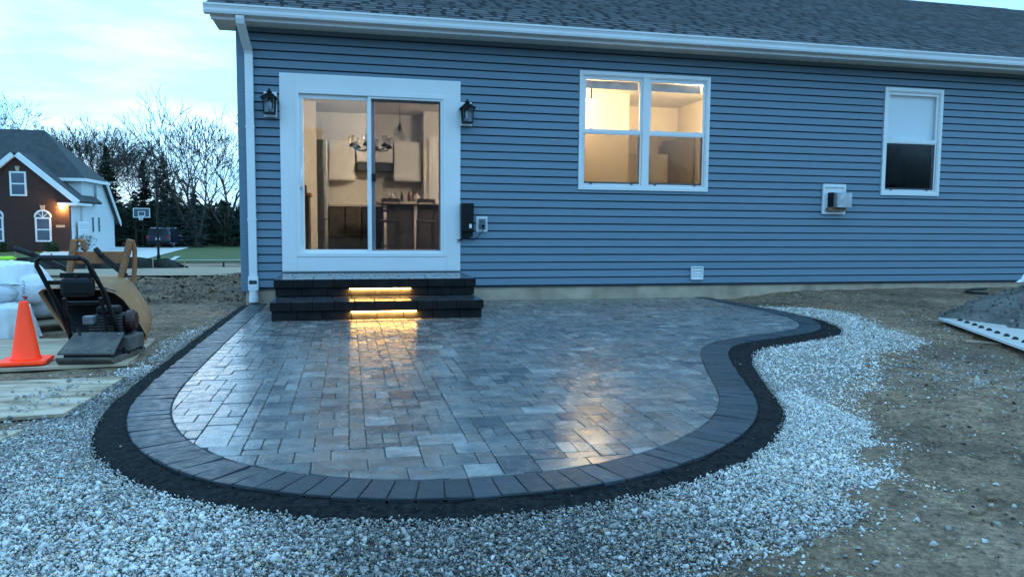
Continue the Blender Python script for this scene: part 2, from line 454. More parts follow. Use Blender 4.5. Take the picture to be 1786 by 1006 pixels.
def ground_mat():
    m, t, p = mat_base('clay_soil')
    N = t.nodes.new; Lk = t.links.new
    g = N('ShaderNodeNewGeometry'); pos = g.outputs['Position']
    at = N('ShaderNodeAttribute'); at.attribute_name = 'Col'
    sp = N('ShaderNodeSeparateColor'); Lk(at.outputs['Color'], sp.inputs[0])
    def noise(s, d=6, r=0.6):
        n = N('ShaderNodeTexNoise'); n.inputs['Scale'].default_value = s; n.inputs['Detail'].default_value = d; n.inputs['Roughness'].default_value = r
        Lk(pos, n.inputs['Vector']); return n.outputs['Fac']
    def ramp(f, a, b, c1, c2):
        r = N('ShaderNodeValToRGB'); r.color_ramp.elements[0].position = a; r.color_ramp.elements[1].position = b
        r.color_ramp.elements[0].color = (*c1, 1); r.color_ramp.elements[1].color = (*c2, 1); Lk(f, r.inputs['Fac']); return r.outputs['Color']
    def mix(f, a, b, mode='MIX'):
        x = N('ShaderNodeMix'); x.data_type = 'RGBA'; x.blend_type = mode
        if isinstance(f, float): x.inputs[0].default_value = f
        else: Lk(f, x.inputs[0])
        Lk(a, x.inputs[6]); Lk(b, x.inputs[7]); return x.outputs[2]
    c1 = ramp(noise(1.3), 0.35, 0.68, (0.215, 0.135, 0.085), (0.44, 0.295, 0.195))
    c2 = ramp(noise(9, 8, 0.7), 0.38, 0.62, (0.135, 0.08, 0.048), (0.57, 0.38, 0.24))
    c = mix(0.5, c1, c2)
    damp = ramp(noise(0.8, 6), 0.46, 0.64, (1.05, 1.03, 1.0), (0.56, 0.56, 0.57))
    c = mix(1.0, c, damp, 'MULTIPLY')
    fine = ramp(noise(55, 4, 0.7), 0.62, 0.72, (0, 0, 0), (1, 1, 1))
    peb = N('ShaderNodeRGB'); peb.outputs[0].default_value = (0.45, 0.40, 0.33, 1)
    fm = N('ShaderNodeMath'); fm.operation = 'MULTIPLY'; fm.inputs[1].default_value = 0.35; Lk(fine, fm.inputs[0])
    c = mix(fm.outputs[0], c, peb.outputs[0])
    c = mix(1.0, c, ramp(noise(38, 6, 0.75), 0.36, 0.64, (0.45, 0.45, 0.45), (1.3, 1.28, 1.25)), 'MULTIPLY')
    gv = ramp(noise(70, 4, 0.8), 0.35, 0.65, (0.11, 0.095, 0.08), (0.46, 0.42, 0.37))
    c = mix(sp.outputs[0], c, gv)
    Lk(c, p.inputs['Base Color'])
    rr = N('ShaderNodeMapRange'); rr.inputs['From Min'].default_value = 0.45; rr.inputs['From Max'].default_value = 0.7
    rr.inputs['To Min'].default_value = 0.95; rr.inputs['To Max'].default_value = 0.6
    Lk(noise(0.7, 5), rr.inputs['Value']); Lk(rr.outputs[0], p.inputs['Roughness'])
    p.inputs['Specular IOR Level'].default_value = 0.3
    ad = N('ShaderNodeMath'); ad.operation = 'ADD'; Lk(noise(16, 10, 0.75), ad.inputs[0]); Lk(noise(95, 3, 0.6), ad.inputs[1])
    b = N('ShaderNodeBump'); b.inputs['Strength'].default_value = 0.9; b.inputs['Distance'].default_value = 0.03
    Lk(ad.outputs[0], b.inputs['Height']); Lk(b.outputs['Normal'], p.inputs['Normal'])
    return m
M['ground'] = ground_mat()
ground = np_mesh('ground', np.stack([GX, GY, GZ], -1).reshape(-1, 3), gf, M['ground'], colors=colr, smooth=True)
tag(ground, kind='structure')

# ================================================================== patio
patio = thing('patio', None, None, (0, 0, 0)); patio['kind'] = 'structure'
# bedding sheet under the joints
def sheet(C, z, extra):
    me = bpy.data.meshes.new('joint_sand'); bm = bmesh.new()
    vs = [bm.verts.new((p[0], p[1], z)) for p in list(C[::4]) + extra]
    f = bm.faces.new(vs); bmesh.ops.triangulate(bm, faces=[f]); bmesh.ops.recalc_face_normals(bm, faces=bm.faces); bm.to_mesh(me); bm.free()
    for po in me.polygons:
        if po.normal.z < 0: po.flip()
    me.materials.append(M['joint']); o = bpy.data.objects.new('joint_sand', me); link(o); o.parent = patio; return o
sheet(OC, -0.0052, [])
def paver_geo(poly, thick, ch, zoff, tilt, cut=0.008):
    """tumbled paver from a convex 2d polygon: clipped corners, rounded arris; returns verts, faces"""
    P = [np.array(p) for p in poly]; n = len(P); Q = []
    for i in range(n):
        a, b, c = P[i-1], P[i], P[(i+1) % n]
        la, lc = np.linalg.norm(a-b), np.linalg.norm(c-b)
        k = min(cut*random.uniform(0.5, 1.5), 0.3*la, 0.3*lc)
        Q += [b + (a-b)/max(la,1e-6)*k, b + (c-b)/max(lc,1e-6)*k]
    Q = np.array(Q); ctr = Q.mean(0); m = len(Q)
    def inset(d):
        r = Q - ctr; l = np.maximum(np.linalg.norm(r, axis=1, keepdims=True), 1e-6)
        return ctr + r * np.maximum(1 - d*1.25/l, 0.2)
    rings = [(Q, -thick), (Q, -ch*1.4), (inset(ch*0.45), -ch*0.42), (inset(ch*1.2), 0.0)]
    vs = []
    for R, z in rings:
        for p in R:
            vs.append((p[0], p[1], z + zoff + (0 if z == -thick else tilt[0]*(p[0]-ctr[0]) + tilt[1]*(p[1]-ctr[1]))))
    fs = []
    for k in range(3):
        for i in range(m):
            fs.append((k*m+i, k*m+(i+1) % m, (k+1)*m+(i+1) % m, (k+1)*m+i))
    fs.append(tuple(3*m + i for i in range(m)))
    return vs, fs
def signed_area(p):
    p = np.array(p); return 0.5*np.sum(p[:,0]*np.roll(p[:,1],-1)-p[:,1]*np.roll(p[:,0],-1))
def clip_half(poly, q, nrm):
    out = []; n = len(poly)
    for i in range(n):
        a, b = np.array(poly[i]), np.array(poly[(i+1) % n])
        da, db = (a-q)@nrm, (b-q)@nrm
        if da >= 0: out.append(a)
        if (da >= 0) != (db >= 0): out.append(a + (b-a)*da/(da-db))
    return out
# modular random laying pattern on a small grid
U = 0.0728
X0, Y0 = -1.025, -6.93
NX, NY = int(5.95/U), int(6.95/U)
occ = np.zeros((NX, NY), bool)
pieces = []; edge = np.zeros((NX+1, NY+4), bool)
kinds = [(2,2,44),(3,2,27),(1,2,9),(2,1,7),(2,3,9)]
for j in range(NY):
    i = 0
    while i < NX:
        if occ[i, j]: i += 1; continue
        run = 0
        while i+run < NX and run < 6 and not occ[i+run, j]: run += 1
        opts = [(a, b, wt_) for a, b, wt_ in kinds if a <= run and j + b <= NY and not occ[i:i+a, j:j+b].any()]
        if not opts:
            opts = [(a, b, 1) for a, b in ((run, 2), (run, 1), (1, 2), (1, 1)) if a <= 4 and i+a <= NX and j+b <= NY and not occ[i:i+a, j:j+b].any()]
        if j > 0 and len(opts) > 1:                            # stagger the joints against the row below
            opts = [(a, b, w_*(0.12 if (i+a < NX and edge[i+a, j-1]) else 1.0)) for a, b, w_ in opts]
        a, b, _ = random.choices(opts, [o[2] for o in opts])[0]
        edge[i, j:j+b] = True
        if i+a < NX: edge[i+a, j:j+b] = True
        occ[i:i+a, j:j+b] = True; pieces.append((i, j, a, b)); i += a
PAL = [((0.165,0.155,0.150),26),((0.215,0.190,0.170),22),((0.25,0.190,0.158),20),((0.225,0.160,0.132),14),((0.105,0.100,0.105),14),((0.30,0.27,0.245),9),((0.19,0.135,0.115),7)]
def pcol():
    c = random.choices([p[0] for p in PAL], [p[1] for p in PAL])[0]
    k = random.uniform(0.92, 1.28); m_ = sum(c)/3*0.97; return tuple((v*0.58+m_*0.42)*k for v in c)
field = []
for (i, j, a, b) in pieces:
    g = random.uniform(0.0013, 0.0027)
    x0, x1, y0, y1 = X0+i*U+g, X0+(i+a)*U-g, Y0+j*U+g, Y0+(j+b)*U-g
    y1 = min(y1, -0.03)
    if y1 - y0 < 0.02: continue
    if x0 > -0.74 and x1 < 1.35 and y0 > -1.8: continue        # under the steps
    poly = [np.array(p) for p in ((x0,y0),(x1,y0),(x1,y1),(x0,y1))]
    A = np.array(poly + [np.array(((x0+x1)/2, (y0+y1)/2))])
    inn = in_poly(A, IP)
    if not inn.any(): continue
    d, k = dist_curve(A, IC)
    if d.min() < 0.22 or not inn.all():
        for kk in {int(k[4])} | {int(q) for q in k[:4]}:
            if 0 < kk < len(IC)-1:
                rel = (A - IC[kk]) @ ON[kk]
                if rel.min() < 0.004 and d.min() < 0.3:
                    poly = clip_half(poly, IC[kk] + ON[kk]*0.004, ON[kk])
                    if len(poly) < 3: break
        if len(poly) < 3: continue
        clean = [poly[0]]
        for p in poly[1:]:
            if np.linalg.norm(p-clean[-1]) > 0.004: clean.append(p)
        if np.linalg.norm(clean[0]-clean[-1]) < 0.004: clean.pop()
        poly = clean
        if len(poly) < 3 or signed_area(poly) < 0.0006: continue
    ctr = np.mean(poly, 0)
    field.append((np.hypot(ctr[0], ctr[1]+9.48), poly, signed_area(poly)))
field.sort(key=lambda t: t[0]/max(t[2], 0.004)**0.25)
rv, rf, rc = [], [], []
def add_paver(name, vs, fs, mat, col, parent):
    me = bpy.data.meshes.new(name); me.from_pydata(vs, [], fs); me.update(); me.materials.append(mat)
    o = bpy.data.objects.new(name, me); link(o); o.parent = parent; set_col(o, col); return o
for n, (dd, poly, ar) in enumerate(field):
    vs, fs = paver_geo(poly, 0.045, 0.0020, random.gauss(0, 0.0012), (random.gauss(0, 0.007), random.gauss(0, 0.007)))
    c = pcol()
    if n < 300: add_paver('field_paver', vs, fs, M['paver'], c, patio)
    else:
        b = len(rv); rv += vs; rf += [tuple(b+i for i in f) for f in fs]; rc += [(*c, 1)]*len(vs)
me = bpy.data.meshes.new('field_pavers'); me.from_pydata(rv, [], rf); me.update(); me.materials.append(M['paver'])
at = me.color_attributes.new('Col', 'FLOAT_COLOR', 'POINT'); at.data.foreach_set('color', np.array(rc, np.float32).ravel())
o = bpy.data.objects.new('field_pavers', me); link(o); o.parent = patio; o['kind'] = 'stuff'
# soldier course border
bl = np.r_[0, np.cumsum(np.hypot(*np.diff((OC+IC)/2, axis=0).T))]
npv = int(bl[-1] / 0.094); s = np.linspace(0, bl[-1], npv+1)
def at_s(C, t): return np.array([np.interp(t, bl, C[:,0]), np.interp(t, bl, C[:,1])])
for k in range(npv):
    e = 0.0022 + random.uniform(-0.0004, 0.0010)
    a, b = s[k]+e, s[k+1]-e
    o0, o1, i0, i1 = at_s(OC, a), at_s(OC, b), at_s(IC, a), at_s(IC, b)
    no = at_s(ON, a)
    jt = random.gauss(0, 0.0025)
    poly = [o0 + no*(0.002+jt), o1 + no*(0.002+jt), i1 - no*0.003, i0 - no*0.003]
    if signed_area(poly) < 0: poly = poly[::-1]
    if np.mean(poly, 0)[1] > 0.0: continue
    vs, fs = paver_geo(poly, 0.07, 0.0026, 0.001+random.gauss(0, 0.0010), (random.gauss(0, 0.014), random.gauss(0, 0.014)), 0.005)
    v = random.uniform(0.034, 0.058); tnt = random.random()
    if random.random() < 0.06: v *= 1.5
    add_paver('border_paver', vs, fs, M['border'], (v*(0.74+0.08*tnt), v*0.95, v*(1.14-0.06*tnt)), patio)
# dark trowelled edge restraint round the border
SW = np.interp(np.linspace(0, 1, len(OC)), [0, 0.25, 0.36, 0.5, 0.62, 0.72, 0.85, 1], [0.15, 0.15, 0.16, 0.125, 0.17, 0.20, 0.22, 0.16])
SW = SW + 0.022*fbm(np.arange(len(OC))*0.09, np.zeros(len(OC)), 4)
ev = []; K = 7
for r in range(K):
    t = r/(K-1)
    off = OC - ON*(SW*t)[:, None] + ON*0.003
    zz = -0.014 - 0.026*t**1.4 + 0.022*fbm(OC[:,0]*9+r*3, OC[:,1]*9, 4) - (0.03 if r == K-1 else 0)
    ev.append(np.c_[off, zz])
ev = np.array(ev); n_ = len(OC)
idx = np.arange(K*n_).reshape(K, n_)
ef = np.stack([idx[:-1,:-1], idx[1:,:-1], idx[1:,1:], idx[:-1,1:]], -1).reshape(-1, 4)
crq = rng.integers(5, len(OC)-5, 5200); tq = rng.random(5200)**0.8
cp_ = OC[crq] - ON[crq]*(SW[crq]*(0.06+0.94*tq))[:, None]
cr_r = np.clip(rng.lognormal(math.log(0.0026), 0.45, 5200), 0.0012, 0.008)
cv = np.where(rng.random(5200) < 0.03, 0.4, 0.016) * rng.uniform(0.5, 1.6, 5200)
edge = np_mesh('edge_restraint', ev.reshape(-1, 3), ef, M['strip'], patio, smooth=True)
EDGE_CRUMBS = (np.c_[cp_, -0.013-0.024*tq**1.4], cr_r, np.c_[cv*1.05, cv, cv*0.95])

# ================================================================== gravel (nobody could count it)
def stones(name, P, R, C, mat, flat=0.7, far=None, parent=None, low=False, n_box=False):
    """P (n,3) centres, R (n,) radii, C (n,3) colours: one mesh of faceted stones"""
    ph = (1+5**.5)/2
    ico = np.array([(-1,ph,0),(1,ph,0),(-1,-ph,0),(1,-ph,0),(0,-1,ph),(0,1,ph),(0,-1,-ph),(0,1,-ph),(ph,0,-1),(ph,0,1),(-ph,0,-1),(-ph,0,1)])/math.hypot(1,ph)
    icf = np.array([(0,11,5),(0,5,1),(0,1,7),(0,7,10),(0,10,11),(1,5,9),(5,11,4),(11,10,2),(10,7,6),(7,1,8),(3,9,4),(3,4,2),(3,2,6),(3,6,8),(3,8,9),(4,9,5),(2,4,11),(6,2,10),(8,6,7),(9,8,1)])
    if low:
        ico = np.array([(1,0,0),(-0.5,0.87,0),(-0.5,-0.87,0),(0.3,0.3,0.9),(-0.45,-0.1,0.8),(0.2,-0.5,0.8)]); icf = np.array([(3,4,5),(0,1,3),(1,4,3),(1,2,4),(2,5,4),(2,0,5),(0,3,5)])
    elif n_box:
        ico = np.array([(-1,-1,-0.8),(1,-1,-0.8),(1,1,-0.8),(-1,1,-0.8),(-0.75,-0.75,0.8),(0.75,-0.75,0.8),(0.75,0.75,0.8),(-0.75,0.75,0.8)])*0.72
        icf = np.array([(0,3,2),(0,2,1),(4,5,6),(4,6,7),(0,1,5),(0,5,4),(1,2,6),(1,6,5),(2,3,7),(2,7,6),(3,0,4),(3,4,7)])
    nv = len(ico); n = len(P)
    sc = rng.uniform(0.6, 1.35, (n, 1, 3)); sc[:, 0, 2] *= flat
    v = (ico[None] + (rng.uniform(-0.38, 0.38, (n, nv, 3)) if n_box else 0)) * sc * (1 + rng.uniform(-0.42, 0.30, (n, nv, 1)))
    q = rng.normal(size=(n, 4)); q[:, 1:3] *= 0.45; q /= np.linalg.norm(q, axis=1, keepdims=True)
    w_, x, y, z = q.T
    Rm = np.stack([1-2*(y*y+z*z), 2*(x*y-z*w_), 2*(x*z+y*w_), 2*(x*y+z*w_), 1-2*(x*x+z*z), 2*(y*z-x*w_), 2*(x*z-y*w_), 2*(y*z+x*w_), 1-2*(x*x+y*y)], -1).reshape(n, 3, 3)
    v = np.einsum('nij,nkj->nki', Rm, v) * R[:, None, None] + P[:, None, :]
    f = (icf[None] + nv*np.arange(n)[:, None, None]).reshape(-1, 3)
    col = np.repeat(np.c_[C, np.ones(n)], nv, 0)
    return np_mesh(name, v.reshape(-1, 3), f, mat, parent, colors=col)
def scatter(n, x0, x1, y0, y1): return np.c_[rng.uniform(x0, x1, n), rng.uniform(y0, y1, n)]
def gravel_pts():
    P = np.vstack([scatter(235000, -2.4, 2.6, -7.75, -5.6), scatter(9000, -1.9, -1.2, -5.6, -5.2), scatter(9000, -1.9, -1.2, -5.2, -4.0), scatter(11000, -1.9, -1.1, -4.0, 0), scatter(155000, 1.6, 6.0, -7.2, -0.4)])
    gdist, _ = dist_curve(P, catmull(GR, 0.04)); g_in = in_poly(P, GR)
    sd = np.where(g_in, gdist, -gdist)
    ragged = 0.16*fbm(P[:,0]*3.1, P[:,1]*3.1, 4) + 0.10*fbm(P[:,0]*12, P[:,1]*12, 3)
    keep = sd + ragged + rng.exponential(0.07, len(P))*(rng.random(len(P)) < 0.30) > 0.0
    dO, kO = dist_curve(P, OC); inO = in_poly(P, OP)
    lim = SW[kO] - 0.012 + 0.012*rng.normal(size=len(P))
    keep &= ~inO & (dO > lim)
    keep &= P[:,1] < -0.02
    return P[keep], dO[keep], sd[keep]
GP, GDO, GSD = gravel_pts()
n = len(GP)
Rr = np.clip(rng.lognormal(math.log(0.0040), 0.50, n), 0.0022, 0.0125)
fresh = sstep(0.9, 2.3, GP[:,0] + 0.18*(GP[:,1]+7))            # newer, cleaner stone on the right
dirty = np.clip(0.55 + 2.3*fbm(GP[:,0]*1.5+3, GP[:,1]*1.5, 4), 0, 1) * (1-0.65*fresh)
val = rng.normal(0.90, 0.16, n) + 0.2*fresh - 0.56*dirty
val = np.clip(np.where(rng.random(n) < 0.2, val*0.42, val), 0.08, 0.97)
Cc = np.c_[val*1.08, val*1.0, val*0.93]
br = (rng.random(n) < 0.10); Cc[br] *= np.array([1.0, 0.82, 0.62])
pz = -0.047 + 0.02*np.clip(GSD/0.25, 0, 1) + rng.uniform(-0.006, 0.008, n) + 0.014*fbm(GP[:,0]*2.2, GP[:,1]*2.2, 3)
pz = pz + np.maximum(0, H(GP[:,0], GP[:,1]) + 0.045)
Rr = Rr * np.where(GP[:,1] > -5.2, 1.25, 1.0); Rr = np.where(GDO < 0.21, np.minimum(Rr, 0.0062), Rr)
print('stones', n)
fm = np.hypot(GP[:,0], GP[:,1]+9.48) > 3.3
for sel, lw, lb in ((~fm, False, 'loose white limestone gravel in front of the patio'), (fm, True, 'loose white limestone gravel spread along both sides of the patio')):
    gv = stones('gravel', np.c_[GP, pz][sel], Rr[sel], Cc[sel], M['stone'], low=lw, n_box=not lw); tag(gv, lb, 'gravel', kind='stuff')
o = stones('edge_crumbs', *EDGE_CRUMBS, M['stone'], low=True, parent=patio); o['kind'] = 'stuff'
# loose pebbles and clods on the soil
P = np.vstack([scatter(30000, 1.0, 7.0, -8.0, -0.3), scatter(2500, -4.2, -1.4, -7, 1), scatter(3600, -4.5, -1.3, 0.2, 6.5)])
okp = ~in_poly(P, OP) & (dist_curve(P, OC[::3])[0] > 0.3) & ~in_poly(P, GR); P = P[okp]
n = len(P); rr = np.clip(rng.lognormal(math.log(0.0044), 0.66, n), 0.0018, 0.03) * np.where(P[:,1] > 0.3, 3.2, 1.0)
pale = (rng.random(n) < 0.13) & (P[:,1] < 0.2)
rr = np.where(pale, np.minimum(rr*1.9, 0.016), rr)
pc = np.where(pale[:, None], np.array([0.55,0.50,0.43]), np.array([0.30,0.19,0.115])) * rng.uniform(0.6, 1.2, (n, 1))
pb = stones('soil_clods', np.c_[P, Hn(P[:,0], P[:,1]) + rr*0.1], rr, pc, M['stone'], low=True); tag(pb, 'scattered pebbles and clods lying on bare soil', 'pebbles', kind='stuff')
# a light dusting of gravel east of the spread
P = rng.normal((4.05, -5.25), (0.35, 0.45), (900, 2)); n = len(P)
P = P[~in_poly(P, GR)]; n = len(P)
v = rng.uniform(0.3, 0.6, n)
gd2 = stones('gravel_scatter', np.c_[P, Hn(P[:,0], P[:,1]) + 0.003], rng.uniform(0.003, 0.009, n), np.c_[v, v, v], M['stone']); tag(gd2, 'thin patch of limestone chips scattered on the brown soil', 'gravel', kind='stuff')
rk = stones('rock', np.array([[3.98, -5.50, float(Hn(3.98, -5.50)) + 0.02]]), np.array([0.042]), np.array([[0.62, 0.54, 0.46]]), M['stone'])
tag(rk, 'single pale fist-sized rock on brown soil beyond the gravel', 'rock')

# ================================================================== the house
house = thing('house', 'single-storey house with slate blue siding, white trim and grey shingle roof', 'house')
ZB, ZS, CO = 0.18, 3.297, 0.1016
XL, XR = -1.26, 14.0
OPEN = [(-0.787, 1.396, 0.392, 2.771), (2.98, 4.845, 1.453, 3.002), (7.59, 8.58, 1.456, 3.006)]
def ring(mb, x0, x1, z0, z1, l, r, b, t, y0, y1):
    mb.box(x0, x0+l, y0, y1, z0, z1); mb.box(x1-r, x1, y0, y1, z0, z1)
    mb.box(x0+l, x1-r, y0, y1, z0, z0+b); mb.box(x0+l, x1-r, y0, y1, z1-t, z1)
    return mb
# sheathing wall with openings
xs = [XL+0.01]
for o in OPEN: xs += [o[0]+0.03, o[1]-0.03]
xs += [XR]
mb = MB()
for i in range(len(xs)-1):
    hit = [o for o in OPEN if abs(o[0]+0.03-xs[i]) < 1e-6]
    if hit:
        o = hit[0]; mb.box(xs[i], xs[i+1], 0.012, 0.15, 0.10, o[2]+0.03); mb.box(xs[i], xs[i+1], 0.012, 0.15, o[3]-0.03, 3.4)
    else: mb.box(xs[i], xs[i+1], 0.012, 0.15, 0.10, 3.4)
mb.box(XL+0.01, XL+0.15, 0.151, 9.3, 0.10, 3.4); mb.box(XR-0.14, XR, 0.151, 9.3, 0.10, 3.4); mb.box(XL+0.01, XR, 9.301, 9.4, 0.10, 3.4)
M['sheath'] = pbr('sheathing', (0.035, 0.05, 0.07), 0.8)
mb.build('wall_sheathing', M['sheath'], house)
# siding boards, one mesh per run
GRV = 0.0160
def board(x0, x1, zb, za, zc, dy=0.0, dz=0.0):
    lap = 0.0175 if round((zb-ZB)/CO) % 2 else 0.0125
    """course whose butt is at zb, piece covers za..zc"""
    lo = max(za, zb+GRV+dz)
    if zc - lo < 0.004: return
    yf = lambda z: dy - 0.0195 + lap*(z-zb-GRV)/(CO-GRV)
    mb = MB()
    mb.prism([(yf(lo), lo), (yf(zc), zc), (0.0115, zc), (0.0115, lo)], 'x', x0, x1)
    mb.build('siding_board', M['siding'], house)
k = 0
while ZB + k*CO < ZS - 0.01:
    zb = ZB + k*CO; zt = min(zb + CO, ZS)
    segs = [(XL+0.075, XR)]
    for (a, b, c, d) in OPEN:
        if zt > c and zb < d:
            n = []
            for s0, s1 in segs:
                if b <= s0 or a >= s1: n.append((s0, s1)); continue
                n += [(s0, a), (b, s1)]
                if zb < c - 0.001: board(a, b, zb, zb, c)
                if zt > d + 0.001: board(a, b, zb, d, zt)
            segs = n
    if k % 2 == 0: seam0 = random.uniform(0, 3.6)
    for s0, s1 in segs:
        cuts = [c_ for c_ in (seam0 - 1.2 + 3.66*q for q in range(6)) if s0 + 0.25 < c_ < s1 - 0.25]
        ends = [s0] + cuts + [s1]
        for q in range(len(ends)-1): board(ends[q], ends[q+1], zb, zb, zt, -0.0016*(q % 2), random.uniform(-0.0007, 0.0007))
    k += 1
mb = MB().box(XL-0.018, XL+0.074, -0.022, 0.09, 0.145, ZS); mb.build('corner_post', M['siding'], house, bevel=0.004)
mb = MB().box(XL+0.075, XR, -0.016, 0.0, 0.168, 0.179); mb.build('starter_strip', M['sheath'], house)
mb = MB().box(XL+0.03, XR-0.02, 0.004, 9.35, -0.5, 0.139).box(XL+0.03, XR-0.02, 0.006, 0.1, 0.139, 0.166); mb.build('foundation', M['concrete'], house)
# eaves
EY = -0.34
soff = MB().box(-1.50, XR+0.4, EY, -0.003, 3.298, 3.312).box(-1.50, XL-0.02, -0.003, 0.25, 3.2985, 3.3115)
so_ = soff.build('soffit', M['soffit'], house)
for i in range(76):                                            # vented soffit ribs
    x = -1.47 + i*0.203
    MB().box(x, x+0.012, EY+0.02, -0.012, 3.2925, 3.2979).build('soffit_rib', M['soffit'], so_)
MB().box(-1.50, XR+0.4, EY-0.012, EY, 3.276, 3.43).build('fascia', M['alu'], house)
MB().box(-1.50, XR+0.4, EY, EY+0.03, 3.276, 3.297).build('soffit_channel', M['alu'], house)
MB().prism([(-0.34,3.31),(0.3,3.31),(0.3,3.62),(-0.34,3.42)], 'x', -1.51, -1.4985).build('rake_return', M['alu'], house)
G0 = EY-0.0125
prof = [(G0,3.320),(G0-0.090,3.320),(G0-0.094,3.336),(G0-0.097,3.340),(G0-0.098,3.372),(G0-0.108,3.398),(G0-0.115,3.404),(G0-0.115,3.424),(G0-0.104,3.424),(G0-0.104,3.408),(G0-0.090,3.372),(G0-0.086,3.329),(G0-0.004,3.341),(G0-0.004,3.43),(G0,3.43)]
gut = MB().prism(prof, 'x', -1.56, XR+0.5).build('gutter', M['alu'], house)
MB().prism([(G0,3.333),(G0-0.075,3.333),(G0-0.113,3.404),(G0-0.113,3.424),(G0,3.424)], 'x', -1.562, -1.556).build('end_cap', M['alu'], gut)
# downspout with two elbows and a flared outlet
def rect_sweep(mb, pts, wx, wy):
    vs = []; fs = []
    for i, (p, sc_) in enumerate(pts):
        x, y, z = p; d = Vector(pts[min(i+1, len(pts)-1)][0]) - Vector(pts[max(i-1, 0)][0]); d.normalize()
        nrm = Vector((0, d.z, -d.y)).normalized()
        for sx, sy in ((-1,-1),(1,-1),(1,1),(-1,1)):
            vs.append((x+sx*wx/2*sc_, y+nrm.y*sy*wy/2*sc_, z+nrm.z*sy*wy/2*sc_))
    n = len(pts)
    for i in range(n-1):
        for q in range(4): fs.append((i*4+q, i*4+(q+1) % 4, (i+1)*4+(q+1) % 4, (i+1)*4+q))
    fs += [(3,2,1,0), tuple((n-1)*4+q for q in range(4))]
    return mb.add(vs, fs)
DX = -1.132
ds = rect_sweep(MB(), [((DX-0.045,-0.398,3.319),1),((DX-0.045,-0.396,3.285),1),((DX-0.043,-0.385,3.25),1),((DX-0.025,-0.22,3.12),1),((DX-0.005,-0.09,3.02),1),((DX,-0.060,2.97),1),((DX,-0.058,2.9),1),((DX,-0.058,0.33),1)], 0.094, 0.066).build('downspout', M['alu'], house, bevel=0.006)
rect_sweep(MB(), [((DX,-0.06,0.335),1.10),((DX,-0.06,0.285),1.14)], 0.10, 0.075).build('downspout_collar', M['white'], ds)
out = MB(); out.box(DX-0.058,DX-0.046,-0.105,-0.02,0.16,0.30); out.box(DX+0.046,DX+0.058,-0.105,-0.02,0.16,0.30); out.box(DX-0.05,DX+0.05,-0.105,-0.06,0.16,0.235)
out.build('leaf_filter', M['white'], ds, bevel=0.004)
MB().lathe([(0.050,0.16),(0.052,0.09),(0.056,0.085),(0.058,0.02),(0.046,0.02)], (DX,-0.06,0), 20).build('drain_adapter', M['white'], ds, smooth=False)
for zz in (2.1, 1.0):
    MB().box(DX-0.052, DX+0.052, -0.094, -0.02, zz, zz+0.03).build('strap', M['alu'], ds)
# roof
RP = 0.486
RY0, RZ0, RYR = EY-0.075, 3.432, 4.5
def roofp(x, s, h=0.0):
    c = 1/math.hypot(1, RP)
    return (x, RY0 + s*c - h*RP*c, RZ0 + s*c*RP + h*c)
SL = (RYR-RY0)*math.hypot(1, RP)
RX0, RX1 = -1.535, 18.0
roof = MB()
a, b = roofp(RX0,0), roofp(RX0,SL)
roof.prism([(a[1],a[2]-0.03),(a[1],a[2]),(b[1],b[2]),(2*RYR-a[1],a[2]),(2*RYR-a[1],a[2]-0.03),(b[1],b[2]-0.05)], 'x', RX0, RX1)
M['roofbase'] = pbr('roof_underlay', (0.055,0.056,0.062), 0.9, 0.2, 60)
rf_o = roof.build('roof', M['roofbase'], house)
MB().prism([(0.0,3.31),(9.3,3.31),(4.65,5.55)], 'x', XL+0.02, XL+0.05).build('gable_wall', M['siding'], house)
tabs = []
EXPO = 0.143
nrow = int(SL/EXPO)
for r in range(nrow):
    s0 = r*EXPO; x = RX0 + random.uniform(-0.2, 0)
    while x < RX1:
        wd = random.choice((0.09,0.11,0.14,0.17,0.2,0.24)); gap = random.choice((0.004,0.03,0.06,0.09))
        x0, x1 = max(x, RX0), min(x+wd, RX1)
        vis_x = 6.0 + s0*1.9 if False else RX1
        if x1-x0 > 0.03: tabs.append((r, x0, x1, s0))
        x += wd + gap
def tab_geo(x0, x1, s0):
    t0, t1, e = 0.012, 0.004, 0.003
    P = [roofp(x0,s0,0),roofp(x1,s0,0),roofp(x1,s0+EXPO,0),roofp(x0,s0+EXPO,0),roofp(x0+e,s0,t0),roofp(x1-e,s0,t0),roofp(x1-e,s0+EXPO,t1),roofp(x0+e,s0+EXPO,t1)]
    return P, [(4,5,6,7),(0,1,5,4),(1,2,6,5),(3,0,4,7)]
tabs.sort(key=lambda t: math.hypot((t[1]+t[2])/2-1.0, roofp(0,t[3])[1]+9.5) + 1.4*t[0])
def shade():
    v = random.choice((0.095,0.11,0.12,0.13,0.145)); return (v*1.0, v*1.0, v*1.03)
vs, fs, cs = [], [], []
for i, (r, x0, x1, s0) in enumerate(tabs):
    P, F = tab_geo(x0, x1, s0); c = shade()
    if i < 300:
        me = bpy.data.meshes.new('shingle'); me.from_pydata(P, [], F); me.materials.append(M['shingle'])
        o = bpy.data.objects.new('shingle', me); link(o); o.parent = rf_o; set_col(o, c)
    else:
        b = len(vs); vs += P; fs += [tuple(b+q for q in f) for f in F]; cs += [(*c,1)]*8
o = np_mesh('shingles', np.array(vs), np.array(fs), M['shingle'], rf_o, colors=np.array(cs)); o['kind'] = 'stuff'
for r in range(nrow):                                          # the under layer of each course
    pass
P0 = []
rowv, rowf = [], []
for r in range(nrow):
    s0 = r*EXPO
    q = [roofp(RX0,s0,0.0),roofp(RX1,s0,0.0),roofp(RX1,s0,0.004),roofp(RX0,s0,0.004),roofp(RX1,s0+EXPO,0.0005),roofp(RX0,s0+EXPO,0.0005)]
    b = len(rowv); rowv += q; rowf += [(b,b+1,b+2,b+3),(b+3,b+2,b+4,b+5)]
